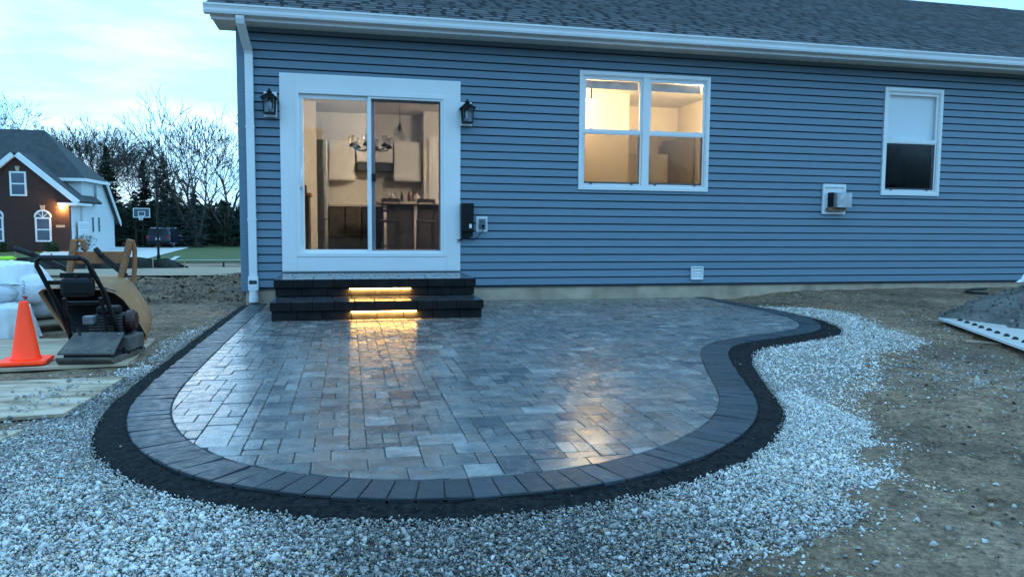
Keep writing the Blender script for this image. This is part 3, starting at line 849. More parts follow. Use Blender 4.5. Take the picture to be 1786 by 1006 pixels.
o = np_mesh('shingle_courses', np.array(rowv), np.array(rowf), M['shingle'], rf_o, colors=np.tile((0.045,0.045,0.05,1), (len(rowv),1))); o['kind'] = 'stuff'
MB().prism([(4.36,5.760),(4.5,5.832),(4.64,5.760),(4.5,5.815)], 'x', RX0, 14.2).build('ridge_cap', M['roofbase'], rf_o)

# ------------------------------------------------------------------ sliding door
dr = ring(MB(), -0.787, 1.396, 0.392, 2.771, 0.17, 0.17, 0.178, 0.178, -0.034, 0.011).build('patio_door', M['white'], house, bevel=0.004)
ring(MB(), -0.795, 1.404, 0.384, 2.779, 0.02, 0.02, 0.02, 0.02, -0.030, -0.012).build('j_channel', M['white'], dr)
ring(MB(), -0.619, 1.228, 0.568, 2.595, 0.047, 0.047, 0.047, 0.05, -0.042, 0.12).build('door_frame', M['white'], dr, bevel=0.003)
ring(MB(), -0.585, 1.194, 0.60, 2.56, 0.018, 0.018, 0.018, 0.02, -0.02, 0.10).build('track', M['white'], dr)
ls = ring(MB(), -0.571, 0.300, 0.614, 2.545, 0.048, 0.062, 0.042, 0.055, 0.002, 0.038).build('sash', M['white'], dr, bevel=0.004)
MB().box(-0.522, 0.237, 0.018, 0.024, 0.657, 2.489).build('pane', M['doorglass'], ls)
rs = ring(MB(), 0.262, 1.181, 0.614, 2.545, 0.075, 0.042, 0.042, 0.055, 0.045, 0.08).build('sash', M['white'], dr, bevel=0.004)
MB().box(0.338, 1.138, 0.060, 0.066, 0.657, 2.489).build('pane', M['doorglass'], rs)
sc_ = ring(MB(), 0.245, 1.181, 0.612, 2.548, 0.042, 0.030, 0.03, 0.03, -0.026, -0.008).build('screen_frame', M['white'], dr, bevel=0.003)
MB().box(0.288, 1.150, -0.018, -0.0165, 0.643, 2.517).build('insect_screen', glass('insect_mesh', (0.66,0.66,0.68), 0.6, 0.25), sc_)
MB().box(0.292, 0.340, -0.040, -0.027, 1.50, 1.60).build('screen_latch', M['blackplastic'], sc_, bevel=0.006)
hd = MB().tube([(-0.555,-0.012,1.40),(-0.555,-0.05,1.43),(-0.552,-0.062,1.51),(-0.555,-0.05,1.59),(-0.555,-0.012,1.62)], 0.012, 8)
hd.box(-0.572,-0.538,-0.014,0.0,1.38,1.64); hd.build('handle', M['white'], dr, smooth=False)
# ------------------------------------------------------------------ windows
def dh_window(par, x0, x1, z0, z1, zm, first=True, shade=False):
    """one double-hung unit inside the casing, glass recessed"""
    up = ring(MB(), x0, x1, zm-0.012, z1, 0.036, 0.036, 0.05, 0.04, -0.006, 0.025).build('upper_sash', M['white'], par, bevel=0.003)
    lo = ring(MB(), x0, x1, z0, zm+0.035, 0.036, 0.036, 0.05, 0.045, 0.028, 0.058).build('lower_sash', M['white'], par, bevel=0.003)
    MB().box(x0+0.035, x1-0.035, 0.008, 0.012, zm+0.037, z1-0.039).build('pane', M['glass'], par)
    MB().box(x0+0.035, x1-0.035, 0.042, 0.046, z0+0.049, zm-0.009).build('pane', M['glass'], par)
    ring(MB(), x0+0.006, x1-0.006, z0+0.004, zm-0.014, 0.018, 0.018, 0.018, 0.010, -0.002, 0.008).build('screen_frame', M['white'], par)
    MB().box(x0+0.022, x1-0.022, 0.003, 0.004, z0+0.02, zm-0.022).build('insect_screen', M['screen'], par)
    for t in (0.14, 0.84):
        xx = x0 + (x1-x0)*t
        MB().box(xx-0.016, xx+0.016, -0.012, -0.003, z0+0.012, z0+0.03).build('screen_tab', M['blackplastic'], par)
        MB().box(xx-0.03, xx+0.03, -0.012, 0.02, zm+0.038, zm+0.05).build('sash_lock', M['white'], par, bevel=0.003)
def casing(x0, x1, z0, z1, mull=None):
    c = ring(MB(), x0, x1, z0, z1, 0.046, 0.046, 0.05, 0.05, -0.034, 0.011)
    if mull: c.box(mull-0.044, mull+0.044, -0.030, 0.011, z0+0.05, z1-0.05)
    w_ = c.build('window', M['white'], house, bevel=0.004)
    ring(MB(), x0+0.044, x1-0.044, z0+0.048, z1-0.048, 0.014, 0.014, 0.014, 0.014, -0.022, 0.09).build('window_frame', M['white'], w_)
    return w_
w1 = casing(2.98, 4.845, 1.453, 3.002, 3.912)
dh_window(w1, 3.04, 3.868, 1.517, 2.94, 2.215)
dh_window(w1, 3.956, 4.785, 1.517, 2.94, 2.215)
w2 = casing(7.59, 8.58, 1.456, 3.006)
dh_window(w2, 7.65, 8.52, 1.52, 2.944, 2.235)

# ------------------------------------------------------------------ fixtures on the wall
def lantern(x, z, label):
    t = thing('wall_lantern', label, 'lantern', (x, -0.02, z), 0, 'wall lanterns beside the patio door')
    MB().box(-0.075, 0.075, -0.012, 0.012, -0.15, 0.15).build('mounting_block', M['white'], t, bevel=0.004)
    cy = -0.115
    MB().tube([(0,-0.012,0.02),(0,-0.06,0.06),(0,cy,0.085)], 0.011, 8).box(-0.03,0.03,-0.022,-0.012,-0.05,0.06).build('bracket', M['blackmetal'], t)
    def fr(mb, r0, r1, z0, z1):
        v = [(sx*r, cy+sy*r, zz) for r, zz in ((r0,z0),(r1,z1)) for sx, sy in ((-1,-1),(1,-1),(1,1),(-1,1))]
        return mb.add(v, [(3,2,1,0),(4,5,6,7)]+[(i,(i+1)%4,4+(i+1)%4,4+i) for i in range(4)])
    cap = fr(fr(fr(MB(), 0.098,0.092,0.052,0.062), 0.092,0.045,0.062,0.098), 0.05,0.05,0.098,0.106).build('roof_cap', M['blackmetal'], t)
    MB().lathe([(0.020,0.106),(0.034,0.125),(0.034,0.135),(0.012,0.15),(0.016,0.158),(0.004,0.172)], (0,cy,0), 10).build('finial', M['blackmetal'], cap)
    cage = MB()
    for sx, sy in ((-1,-1),(1,-1),(1,1),(-1,1)):
        cage.bar((sx*0.060, cy+sy*0.060, -0.115), (sx*0.068, cy+sy*0.068, 0.054), 0.011, 0.011)
    cage.bar((0,cy-0.060,-0.115),(0,cy-0.068,0.054),0.006,0.006); cage.bar((0.060,cy,-0.115),(0.068,cy,0.054),0.006,0.006); cage.bar((-0.060,cy,-0.115),(-0.068,cy,0.054),0.006,0.006)
    for sy in (-1, 1): cage.box(-0.066,0.066,cy+sy*0.060-0.006,cy+sy*0.060+0.006,-0.128,-0.112)
    for sx in (-1, 1): cage.box(sx*0.060-0.006,sx*0.060+0.006,cy-0.054,cy+0.054,-0.128,-0.112)
    cage.build('cage', M['blackmetal'], t)
    fr(MB(), 0.056, 0.063, -0.112, 0.051).build('lantern_glass', M['lampglass'], t)
    MB().lathe([(0.016,-0.10),(0.022,-0.05),(0.026,0.0),(0.014,0.03)], (0,cy,0), 10).build('bulb', M['white'], t, smooth=True)
    MB().box(-0.058,0.058,cy-0.058,cy+0.058,-0.1275,-0.1135).build('base_plate', M['blackmetal'], t)
lantern(-0.90, 2.395, 'black wall lantern between the downspout and the patio door')
lantern(1.475, 2.375, 'black wall lantern on the siding right of the patio door')

t = thing('transformer_box', 'black low-voltage transformer box mounted beside the patio door', 'transformer', (1.49, -0.015, 1.05))
MB().box(-0.085, 0.075, -0.11, 0, -0.17, 0.20).build('case', M['blackplastic'], t, bevel=0.008)
MB().box(-0.08, 0.07, -0.125, -0.11, -0.16, 0.19).build('door', M['blackplastic'], t, bevel=0.006)
MB().box(0.012, 0.045, -0.128, -0.1255, -0.115, -0.065).build('sticker', M['white'], t)
MB().box(-0.075, 0.065, -0.09, -0.01, -0.225, -0.17).build('terminal_block', M['blackplastic'], t, bevel=0.004)
cb = MB()
cb.tube([(-0.05,-0.05,-0.22),(-0.09,-0.06,-0.27),(-0.12,-0.03,-0.30)], 0.006, 6); cb.tube([(-0.02,-0.05,-0.22),(-0.07,-0.07,-0.26),(-0.13,-0.03,-0.27)], 0.006, 6)
cb.build('low_voltage_cable', M['blackplastic'], t)
cdp = [(0.02,-0.06,-0.22),(0.02,-0.07,-0.27),(0.08,-0.06,-0.27),(0.15,-0.055,-0.21),(0.20,-0.06,-0.15),(0.215,-0.06,-0.09)]
MB().tube(cdp, 0.005, 6).build('power_cord', M['blackplastic'], t)
t = thing('outlet_cover', 'white outdoor outlet with clear bubble cover beside the transformer', 'outlet', (1.685, -0.014, 0.985))
MB().box(-0.075, 0.075, -0.010, 0, -0.10, 0.10).build('base_plate', M['white'], t, bevel=0.004)
MB().box(-0.036, 0.040, -0.022, -0.0105, -0.06, 0.06).build('receptacle', pbr('receptacle_grey', (0.35,0.36,0.37), 0.5), t, bevel=0.003)
MB().box(-0.048, 0.052, -0.062, -0.0235, -0.072, 0.075).build('bubble_cover', glass('bubble_plastic', (0.8,0.85,0.88), 0.15, 2.5), t, bevel=0.01)
MB().box(0.0, 0.03, -0.05, -0.024, -0.045, -0.005).build('plug', M['blackplastic'], t, bevel=0.004)

t = thing('dryer_vent', 'white vent block with projecting metal hood on the siding', 'vent', (6.815, -0.012, 1.385))
ring(MB(), -0.185, 0.185, -0.215, 0.215, 0.03, 0.03, 0.03, 0.05, -0.036, 0).build('mounting_block', M['white'], t, bevel=0.006)
MB().box(-0.156, 0.156, -0.018, -0.002, -0.186, 0.166).build('block_face', M['white'], t)
M['galv'] = pbr('galvanised_hood', (0.55,0.57,0.6), 0.35, 0.2, 9, 0.1, 30, metal=0.7, rvar=0.12)
hood = MB().add([(-0.06,-0.019,-0.12),(0.17,-0.019,-0.12),(0.17,-0.019,0.10),(-0.06,-0.019,0.10),(-0.06,-0.19,-0.12),(0.17,-0.19,-0.12),(0.17,-0.19,0.08),(-0.06,-0.19,0.08)],
               [(4,5,6,7),(0,4,7,3),(1,2,6,5),(3,7,6,2),(0,1,2,3)]).build('hood', M['galv'], t)
hood.modifiers.new('solid', 'SOLIDIFY').thickness = 0.004
MB().box(-0.10,-0.062,-0.10,-0.02,-0.11,0.09).build('side_louver', M['blackplastic'], t)
MB().box(-0.13,0.15,-0.10,-0.02,-0.168,-0.125).build('lower_flap', pbr('rusty_flap', (0.28,0.17,0.12), 0.7, 0.4, 20), t)

t = thing('wall_vent', 'small square white louvred vent low on the siding', 'vent', (4.715, -0.012, 0.335))
ring(MB(), -0.09, 0.09, -0.092, 0.092, 0.016, 0.016, 0.016, 0.018, -0.04, 0).build('vent_frame', M['white'], t, bevel=0.005)
for i in range(4):
    z = -0.062 + i*0.037
    MB().add([(-0.074,-0.034,z-0.012),(0.074,-0.034,z-0.012),(0.074,-0.012,z+0.022),(-0.074,-0.012,z+0.022),(-0.074,-0.030,z-0.013),(0.074,-0.030,z-0.013),(0.074,-0.008,z+0.021),(-0.074,-0.008,z+0.021)],
             [(0,1,2,3),(7,6,5,4),(0,4,5,1),(2,6,7,3),(0,3,7,4),(1,5,6,2)]).build('louver', M['white'], t)

# ------------------------------------------------------------------ the steps
st = thing('entry_steps', 'two charcoal block steps with warm under-tread lights below the patio door', 'steps', (0, 0, 0))
def blocks(name, x0, x1, y0, y1, z0, z1, wd, mat, jx=0.15, jit=0.004, g=0.002):
    x = x0
    while x < x1 - 0.01:
        wv = wd*random.uniform(1-jx, 1+jx)
        xe = x1 if x + wv > x1 - wd*0.5 else x + wv
        j = random.uniform(-jit, jit)
        o = MB().box(x+g, xe-g, y0+j, y1, z0+g*0.5, z1-g*0.5).build(name, mat, st, bevel=0.005)
        if mat is M['steptop']:                               # wet top, split stone faces
            o.data.materials.append(M['stepstone'])
            for po in o.data.polygons:
                if po.normal.z < 0.5: po.material_index = 1
        x = xe
LX0, LX1, LYF = -0.755, 1.365, -1.875
UX0, UX1, UYF = -0.770, 1.382, -1.29
ohg = 0.022
blocks('riser_block', LX0, LX1, LYF+ohg, LYF+0.18, 0.0, 0.094, 0.27, M['stepstone'])
blocks('riser_block', UX0, UX1, UYF+ohg, UYF+0.18, 0.190, 0.280, 0.27, M['stepstone'])
for xa, xb in ((LX0, LX0+0.15), (LX1-0.15, LX1)):
    for i in range(2): MB().box(xa, xb, LYF+0.182+i*0.21, LYF+0.388+i*0.21, 0.0, 0.094).build('side_block', M['stepstone'], st, bevel=0.005)
for xa, xb in ((UX0, UX0+0.15), (UX1-0.15, UX1)):
    for i in range(5): MB().box(xa, xb, UYF+0.182+i*0.216, UYF+0.396+i*0.216, 0.0 if i > 1 else 0.0, 0.280).build('side_block', M['stepstone'], st, bevel=0.005)
blocks('tread_block', LX0-0.014, LX1+0.014, LYF, LYF+0.29, 0.095, 0.188, 0.205, M['steptop'], 0.06, 0.002)
blocks('tread_block', LX0-0.014, LX1+0.014, LYF+0.293, UYF+ohg+0.03, 0.096, 0.186, 0.205, M['steptop'], 0.06, 0.001)
blocks('tread_block', UX0-0.014, UX1+0.014, UYF, UYF+0.29, 0.281, 0.374, 0.205, M['steptop'], 0.06, 0.002)
for r in range(5):
    ya = UYF+0.293+r*0.197
    blocks('landing_paver', UX0-0.014, UX1+0.014, ya, min(ya+0.195, -0.014), 0.300, 0.3735 + random.uniform(-0.001,0.001), 0.17, M['steptop'], 0.3, 0.0)
MB().box(LX0+0.16, LX1-0.16, UYF+0.19, -0.02, 0.0, 0.295).build('core_fill', M['stepstone'], st)
for yy, z0, xa, xb in ((UYF, 0.281, 0.005, 0.665), (LYF, 0.095, 0.018, 0.675)):
    hs_ = MB().box(xa-0.01, xb+0.01, yy+0.004, yy+0.0205, z0-0.010, z0-0.001).build('step_light', M['blackmetal'], st)
    MB().box(xa, xb, yy+0.0042, yy+0.0195, z0-0.0185, z0-0.0101).build('led_strip', M['led'], hs_)
    al = bpy.data.lights.new('step_glow', 'AREA'); al.shape = 'RECTANGLE'; al.size = xb-xa; al.size_y = 0.012; al.energy = 0.75; al.color = (1.0, 0.56, 0.14)
    ao = bpy.data.objects.new('step_glow', al); link(ao); ao.parent = hs_; ao.location = ((xa+xb)/2, yy+0.010, z0-0.0195); ao.rotation_euler = (rad(22), 0, 0)

# ================================================================== things left of the patio
def gz(x, y): return float(H(x, y))
M['ply'] = pbr('weathered_plywood', (0.56,0.41,0.27), 0.75, 0.2, 2.2, 0.4, 30, col2=(0.30,0.235,0.16), stretch=(1,5,1), bdist=0.003, contrast=(0.42,0.72))
M['plynew'] = pbr('pale_plywood', (0.60,0.45,0.32), 0.75, 0.2, 2.5, 0.3, 40, col2=(0.24,0.155,0.085), stretch=(1.5,4,1), bdist=0.003, contrast=(0.42,0.66), detail=9)
M['wood'] = pbr('brown_wood', (0.36,0.145,0.06), 0.65, 0.25, 6, 0.3, 40, stretch=(6,6,1), bdist=0.003)
M['palletwood'] = pbr('pallet_wood', (0.34,0.26,0.18), 0.8, 0.3, 6, 0.4, 30, bdist=0.004)
M['tanpoly'] = pbr('tan_poly_tub', (0.34,0.165,0.068), 0.5, 0.2, 5, 0.15, 30, rvar=0.1)
M['rubber'] = pbr('black_rubber', (0.008,0.008,0.009), 0.7, 0.3, 20, 0.2, 60)
M['steel'] = pbr('dusty_steel', (0.065,0.065,0.066), 0.55, 0.35, 9, 0.3, 50, spec=0.3, col2=(0.16,0.13,0.10), rvar=0.12, bdist=0.003)
M['orange'] = pbr('orange_cone', (1.9,0.075,0.004), 0.55, 0.12, 7, 0.12, 30, col2=(1.2,0.07,0.012), contrast=(0.5,0.85))
M['engine'] = pbr('engine_black', (0.012,0.012,0.013), 0.6, 0.4, 14, 0.2, 60, spec=0.2)
M['silver'] = pbr('cast_alu', (0.22,0.22,0.23), 0.5, 0.2, 20, metal=0.3)
M['redpart'] = pbr('dull_red_paint', (0.05,0.012,0.01), 0.5, 0.3, 20)
M['film'] = pbr('white_plastic_film', (0.74,0.76,0.78), 0.28, 0.06, 5, 0.5, 14, bdist=0.02, rvar=0.1)
M['bag'] = pbr('grey_bag_plastic', (0.50,0.52,0.55), 0.4, 0.15, 6, 0.5, 16, bdist=0.015)
M['print'] = pbr('dark_print', (0.05,0.06,0.10), 0.5)
M['redprint'] = pbr('red_print', (0.45,0.03,0.03), 0.5)
M['hivis'] = pbr('hi_vis_cloth', (0.45,0.75,0.03), 0.7, 0.15, 10, 0.3, 40)
M['sand'] = pbr('damp_sand', (0.16,0.145,0.125), 0.9, 0.25, 3, 0.8, 40, col2=(0.075,0.066,0.058), bdist=0.02, contrast=(0.4,0.65))

def ply(name, P, th, label, mat, z=None, cat='plywood'):
    """sheet with uneven rim from 4 ground corners"""
    P = [Vector((x, y, 0)) for x, y in P]; n = 14
    vs = []; fs = []
    def S(u, v):
        a = P[0].lerp(P[1], u); b = P[3].lerp(P[2], u); p = a.lerp(b, v)
        p.z = (gz(p.x, p.y) + 0.012 if z is None else z) + 0.010*math.sin(3*u+1)*math.sin(2.3*v)
        return p
    mb = MB(); 
    top = [S(i/n, j/n) for j in range(n+1) for i in range(n+1)]
    q = lambda i, j: j*(n+1)+i
    vs = [(p.x, p.y, p.z+th) for p in top] + [(p.x, p.y, p.z) for p in top]; N = len(top)
    for j in range(n):
        for i in range(n):
            fs.append((q(i,j),q(i+1,j),q(i+1,j+1),q(i,j+1))); fs.append((N+q(i,j+1),N+q(i+1,j+1),N+q(i+1,j),N+q(i,j)))
    rim = [q(i,0) for i in range(n)]+[q(n,j) for j in range(n)]+[q(n-i,n) for i in range(n)]+[q(0,n-j) for j in range(n)]
    for k in range(len(rim)):
        a, b = rim[k], rim[(k+1) % len(rim)]; fs.append((a, N+a, N+b, b))
    o = mb.add(vs, fs).build(name, mat)
    return tag(o, label, cat)
ply('plywood_sheet', [(-3.0,-4.16),(-1.50,-3.97),(-1.62,-2.72),(-3.1,-2.62)], 0.018, 'grey weathered plywood sheet under the traffic cone and plate compactor', M['ply'])
ply('plywood_sheet', [(-3.0,-5.62),(-1.42,-5.40),(-1.40,-4.40),(-3.0,-4.60)], 0.016, 'pale muddy plywood sheet nearer than the traffic cone', M['plynew'])
ply('plywood_sheet', [(-3.0,-6.5),(-1.62,-6.35),(-1.50,-5.66),(-3.0,-5.82)], 0.016, 'pale plywood sheet half buried under gravel at the picture edge', M['plynew'])
# a few stones kicked onto the sheets
P = np.vstack([rng.normal((-1.62,-4.95), (0.12,0.28), (160,2)), rng.normal((-1.75,-5.75), (0.2,0.2), (160,2))])
v = rng.uniform(0.3, 0.65, len(P))
o = stones('gravel_scatter', np.c_[P, H(P[:,0],P[:,1])+0.036], np.clip(rng.lognormal(math.log(0.0065),0.4,len(P)),0.003,0.016), np.c_[v,v,v*0.95], M['stone'])
tag(o, 'loose gravel kicked onto the pale plywood sheets', 'gravel', kind='stuff')

# traffic cone
cz = gz(-2.17,-3.86)+0.04
t = thing('traffic_cone', 'plain orange traffic cone on the grey plywood sheet', 'cone', (-2.17, -3.86, cz), 0.12)
MB().prism([(-0.12,-0.145),(0.12,-0.145),(0.145,-0.12),(0.145,0.12),(0.12,0.145),(-0.12,0.145),(-0.145,0.12),(-0.145,-0.12)], 'z', 0.0, 0.024).build('base', M['orange'], t, bevel=0.006)
MB().lathe([(0.098,0.022),(0.092,0.034),(0.086,0.045),(0.028,0.41),(0.026,0.418),(0.020,0.420),(0.018,0.41),(0.016,0.39)], (0,0,0), 32).build('cone_body', M['orange'], t, smooth=True)

# plate compactor
cpx, cpy = -1.735, -3.72
t = thing('plate_compactor', 'black plate compactor with tube handle standing before the tan wheelbarrow', 'compactor', (cpx, cpy, gz(cpx,cpy)+0.033))
ca, sa = math.cos(rad(-7)), math.sin(rad(-7))
def cp(x, y, z): return (ca*x - sa*y, sa*x + ca*y, z)
def cbox(mb, x0,x1,y0,y1,z0,z1):
    return mb.add([cp(x0,y0,z0),cp(x1,y0,z0),cp(x1,y1,z0),cp(x0,y1,z0),cp(x0,y0,z1),cp(x1,y0,z1),cp(x1,y1,z1),cp(x0,y1,z1)], [(0,3,2,1),(4,5,6,7),(0,1,5,4),(1,2,6,5),(2,3,7,6),(3,0,4,7)])
cbox(MB(), -0.185,0.185,-0.25,0.30,0.0,0.035).add([cp(-0.185,-0.25,0.0),cp(0.185,-0.25,0.0),cp(0.185,-0.25,0.035),cp(-0.185,-0.25,0.035),cp(-0.18,-0.285,0.03),cp(0.18,-0.285,0.03),cp(0.18,-0.285,0.052),cp(-0.18,-0.285,0.052)],[(4,5,6,7),(0,1,5,4),(3,7,6,2),(0,4,7,3),(1,2,6,5)]).build('base_plate', M['steel'], t, bevel=0.005)
dk = MB().add([cp(-0.185,-0.245,0.062),cp(0.185,-0.245,0.062),cp(0.165,-0.02,0.175),cp(-0.165,-0.02,0.175),cp(-0.185,-0.245,0.074),cp(0.185,-0.245,0.074),cp(0.165,-0.02,0.187),cp(-0.165,-0.02,0.187)],
              [(0,3,2,1),(4,5,6,7),(0,1,5,4),(1,2,6,5),(2,3,7,6),(3,0,4,7)]).build('deck', M['steel'], t)
cbox(MB(), -0.155,0.155,-0.22,0.26,0.036,0.062).build('deck_support', M['rubber'], t)
cbox(MB(), -0.15,0.16,0.0,0.27,0.062,0.16).build('exciter_housing', M['engine'], t, bevel=0.02)
eng = cbox(MB(), -0.10,0.12,0.05,0.27,0.16,0.30).build('engine', M['engine'], t, bevel=0.015)
MB().lathe([(0.06,0),(0.075,0.01),(0.08,0.05),(0.06,0.07)], cp(0.11,0.16,0.25), 20, 'x').build('recoil_starter', M['redpart'], eng)
cbox(MB(), -0.07,0.07,0.07,0.21,0.30,0.36).build('fuel_tank', M['engine'], eng, bevel=0.02)
cbox(MB(), -0.13,-0.05,0.0,0.06,0.235,0.30).build('muffler', M['silver'], eng, bevel=0.012)
MB().lathe([(0.03,0),(0.034,0.012),(0.03,0.05),(0.02,0.055)], cp(0.045,0.02,0.27), 14, 'y').build('air_filter', M['engine'], eng)
cbox(MB(), 0.11,0.21,-0.03,0.22,0.05,0.155).build('belt_guard', M['steel'], t, bevel=0.012)
for sx in (-1,1):
    for yy in (0.0, 0.22): MB().lathe([(0.03,0.03),(0.036,0.05),(0.03,0.085)], cp(sx*0.165,yy,0), 12).build('rubber_mount', M['rubber'], t)
ha = [(-0.205,0.03,0.15),(-0.215,0.0,0.20),(-0.255,-0.09,0.42),(-0.325,-0.19,0.67),(-0.322,-0.197,0.705),(-0.295,-0.20,0.725),(-0.05,-0.20,0.722),(-0.018,-0.195,0.70),(-0.002,-0.19,0.67),(0.045,-0.09,0.50),(0.085,0.0,0.28),(0.105,0.03,0.13)]
ha = [(x, y, z) for x, y, z in ha]
hdl = MB().tube(ha, 0.0155, 10).build('handle', M['blackmetal'], t, smooth=True)
MB().tube([(-0.20,0.0,0.12),(-0.205,-0.03,0.28),(-0.20,-0.09,0.44)], 0.013, 8).tube([(0.045,0.0,0.10),(0.04,-0.03,0.28),(0.03,-0.09,0.44)], 0.013, 8).tube([(-0.202,-0.04,0.40),(0.035,-0.04,0.40)], 0.012, 8).tube([(-0.20,0.0,0.14),(0.045,0.0,0.135)], 0.011, 8).build('lift_frame', M['blackmetal'], t, smooth=False)
MB().bar((-0.205,-0.13,0.60),(0.01,-0.13,0.60),0.02,0.035).bar((-0.285,-0.12,0.55),(-0.19,-0.12,0.55),0.018,0.03).build('cross_bar', M['blackmetal'], t)
MB().box(-0.195,0.012,-0.20,-0.10,0.455,0.585).build('water_tank', M['blackplastic'], t, bevel=0.03)
MB().lathe([(0.018,0.585),(0.018,0.60),(0.012,0.605)], (-0.10,-0.15,0), 12).build('tank_cap', M['blackplastic'], t)

for i in range(6): cbox(MB(), -0.104,0.124,0.046,0.05,0.175+i*0.02,0.183+i*0.02).build('cooling_fin', M['steel'], eng)
MB().tube([(-0.02,-0.19,0.68),(-0.0,-0.16,0.60),(0.06,-0.05,0.48),(0.05,0.03,0.40),(0.03,0.10,0.36)], 0.005, 6).build('throttle_cable', M['rubber'], t)
MB().tube([(-0.17,-0.14,0.46),(-0.19,-0.08,0.34),(-0.16,0.0,0.22),(-0.12,-0.04,0.17)], 0.007, 6).build('water_hose', M['rubber'], t)
for bx_ in (-0.14, 0.0, 0.14):
    for by_, bz_ in ((-0.21, 0.0915), (-0.05, 0.172)): MB().lathe([(0.010,0),(0.010,0.008),(0.006,0.010)], cp(bx_, by_, bz_), 8).build('bolt', M['silver'], t)
cbox(MB(), -0.09,-0.03,-0.252,-0.2505,0.012,0.026).build('label_plate', M['silver'], t)
MB().tube([(-0.285,-0.20,0.7245),(-0.06,-0.20,0.7225)], 0.019, 10).build('grip', M['rubber'], hdl)
# tipped wheelbarrow
wx, wy = -2.02, -2.85
g0 = gz(wx, wy)
t = thing('wheelbarrow', 'tan tub wheelbarrow tipped on its nose with handles in the air', 'wheelbarrow', (0, 0, 0))
rim = [(-2.364,0.401),(-2.335,0.428),(-2.27,0.436),(-2.171,0.436),(-2.011,0.430),(-1.90,0.418),(-1.83,0.395),(-1.765,0.34),(-1.702,0.238),(-1.647,0.134),(-1.612,0.062),(-1.615,0.02),(-1.66,0.0),(-1.80,0.0),(-1.98,0.01),(-2.12,0.05),(-2.19,0.10),(-2.28,0.24)]
ctr = (-1.985, 0.26); nR = len(rim)
def tubring(sc_, dx, dz, y): return [(ctr[0]+dx+(x-ctr[0])*sc_, y, ctr[1]+dz+(z-ctr[1])*sc_) for x, z in rim]
rings = [tubring(1.03,0,0,-3.06), tubring(1.035,0,0.002,-3.035), tubring(0.99,0.006,0.006,-3.03), tubring(0.97,0.015,0.065,-2.88), tubring(0.90,0.02,0.10,-2.74), tubring(0.74,0.02,0.13,-2.63), tubring(0.40,0.02,0.14,-2.60)]
vs = [p for r in rings for p in r]; fs = []
for k in range(len(rings)-1):
    for i in range(nR): fs.append((k*nR+i, k*nR+(i+1) % nR, (k+1)*nR+(i+1) % nR, (k+1)*nR+i))
fs.append(tuple((len(rings)-1)*nR+i for i in range(nR)))
tub = MB().add(vs, fs).build('tub', M['tanpoly'], t, smooth=True)
sm = tub.modifiers.new('solid', 'SOLIDIFY'); sm.thickness = 0.006; sm.offset = -1
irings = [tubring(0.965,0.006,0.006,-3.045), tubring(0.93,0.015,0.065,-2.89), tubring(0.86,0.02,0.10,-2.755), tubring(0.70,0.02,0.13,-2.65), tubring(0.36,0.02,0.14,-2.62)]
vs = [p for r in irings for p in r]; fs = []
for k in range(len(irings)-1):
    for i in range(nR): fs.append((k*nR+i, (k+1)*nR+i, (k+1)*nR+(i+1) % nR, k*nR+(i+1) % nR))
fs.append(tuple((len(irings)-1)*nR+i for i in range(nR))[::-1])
MB().add(vs, fs).build('tub_shadow', M['rubber'], tub, smooth=True, fixn=False)  # black inner shell: the shadow inside the tub put in as colour
MB().bar((-1.842,-2.86,0.385),(-1.795,-2.80,0.33),0.012,0.012).build('bracket', M['rubber'], tub)
for a, b, c in (((-2.705,-2.62,0.740),(-2.565,-2.60,0.684),(-2.30,-2.56,0.545)), ((-2.09,-2.62,0.742),(-2.043,-2.60,0.671),(-1.87,-2.56,0.50))):
    h = MB().bar(b, c, 0.042, 0.042).build('handle_beam', M['rubber'], t, bevel=0.005)
    gp = MB().tube([a, tuple(np.array(a)*0.8+np.array(b)*0.2), tuple(np.array(a)*0.35+np.array(b)*0.65), b], [0.02,0.024,0.022,0.026], 10).build('grip', M['rubber'], h, smooth=True)
for xa, za, xb, zb_ in ((-2.256,0.815,-2.312,0.50), (-1.822,0.815,-1.905,0.50)):
    lg = MB().bar((xa,-2.585,za),(xb,-2.575,zb_),0.046,0.05).build('leg', M['wood'], t, bevel=0.005)
    for f in (0.3, 0.42, 0.72, 0.86):
        MB().lathe([(0.009,-0.006),(0.009,0.002),(0.004,0.004)], (xa+(xb-xa)*f,-2.614,za+(zb_-za)*f), 8, 'y').build('bolt', M['silver'], lg)
MB().tube([(-1.812,-2.57,0.805),(-1.800,-2.55,0.72),(-1.812,-2.53,0.55),(-1.83,-2.52,0.42)], 0.020, 6).build('brace', M['wood'], t)
MB().box(-2.275,-1.87,-2.555,-2.53,0.607,0.712).build('cross_board', M['wood'], t, bevel=0.004)
MB().tube([(-2.238,-2.57,0.815),(-2.20,-2.56,0.80),(-2.185,-2.55,0.73)], [0.018,0.022,0.02], 8).build('brace', M['wood'], t)
wh = MB().lathe([(0.10,-0.035),(0.155,-0.04),(0.175,-0.02),(0.175,0.02),(0.155,0.04),(0.10,0.035)], (-1.98,-2.36,g0+0.175), 20, 'x').build('wheel', M['rubber'], t)
MB().lathe([(0.02,-0.045),(0.10,-0.03),(0.10,0.03),(0.02,0.045)], (-1.98,-2.36,g0+0.175), 16, 'x').build('rim', M['steel'], wh)

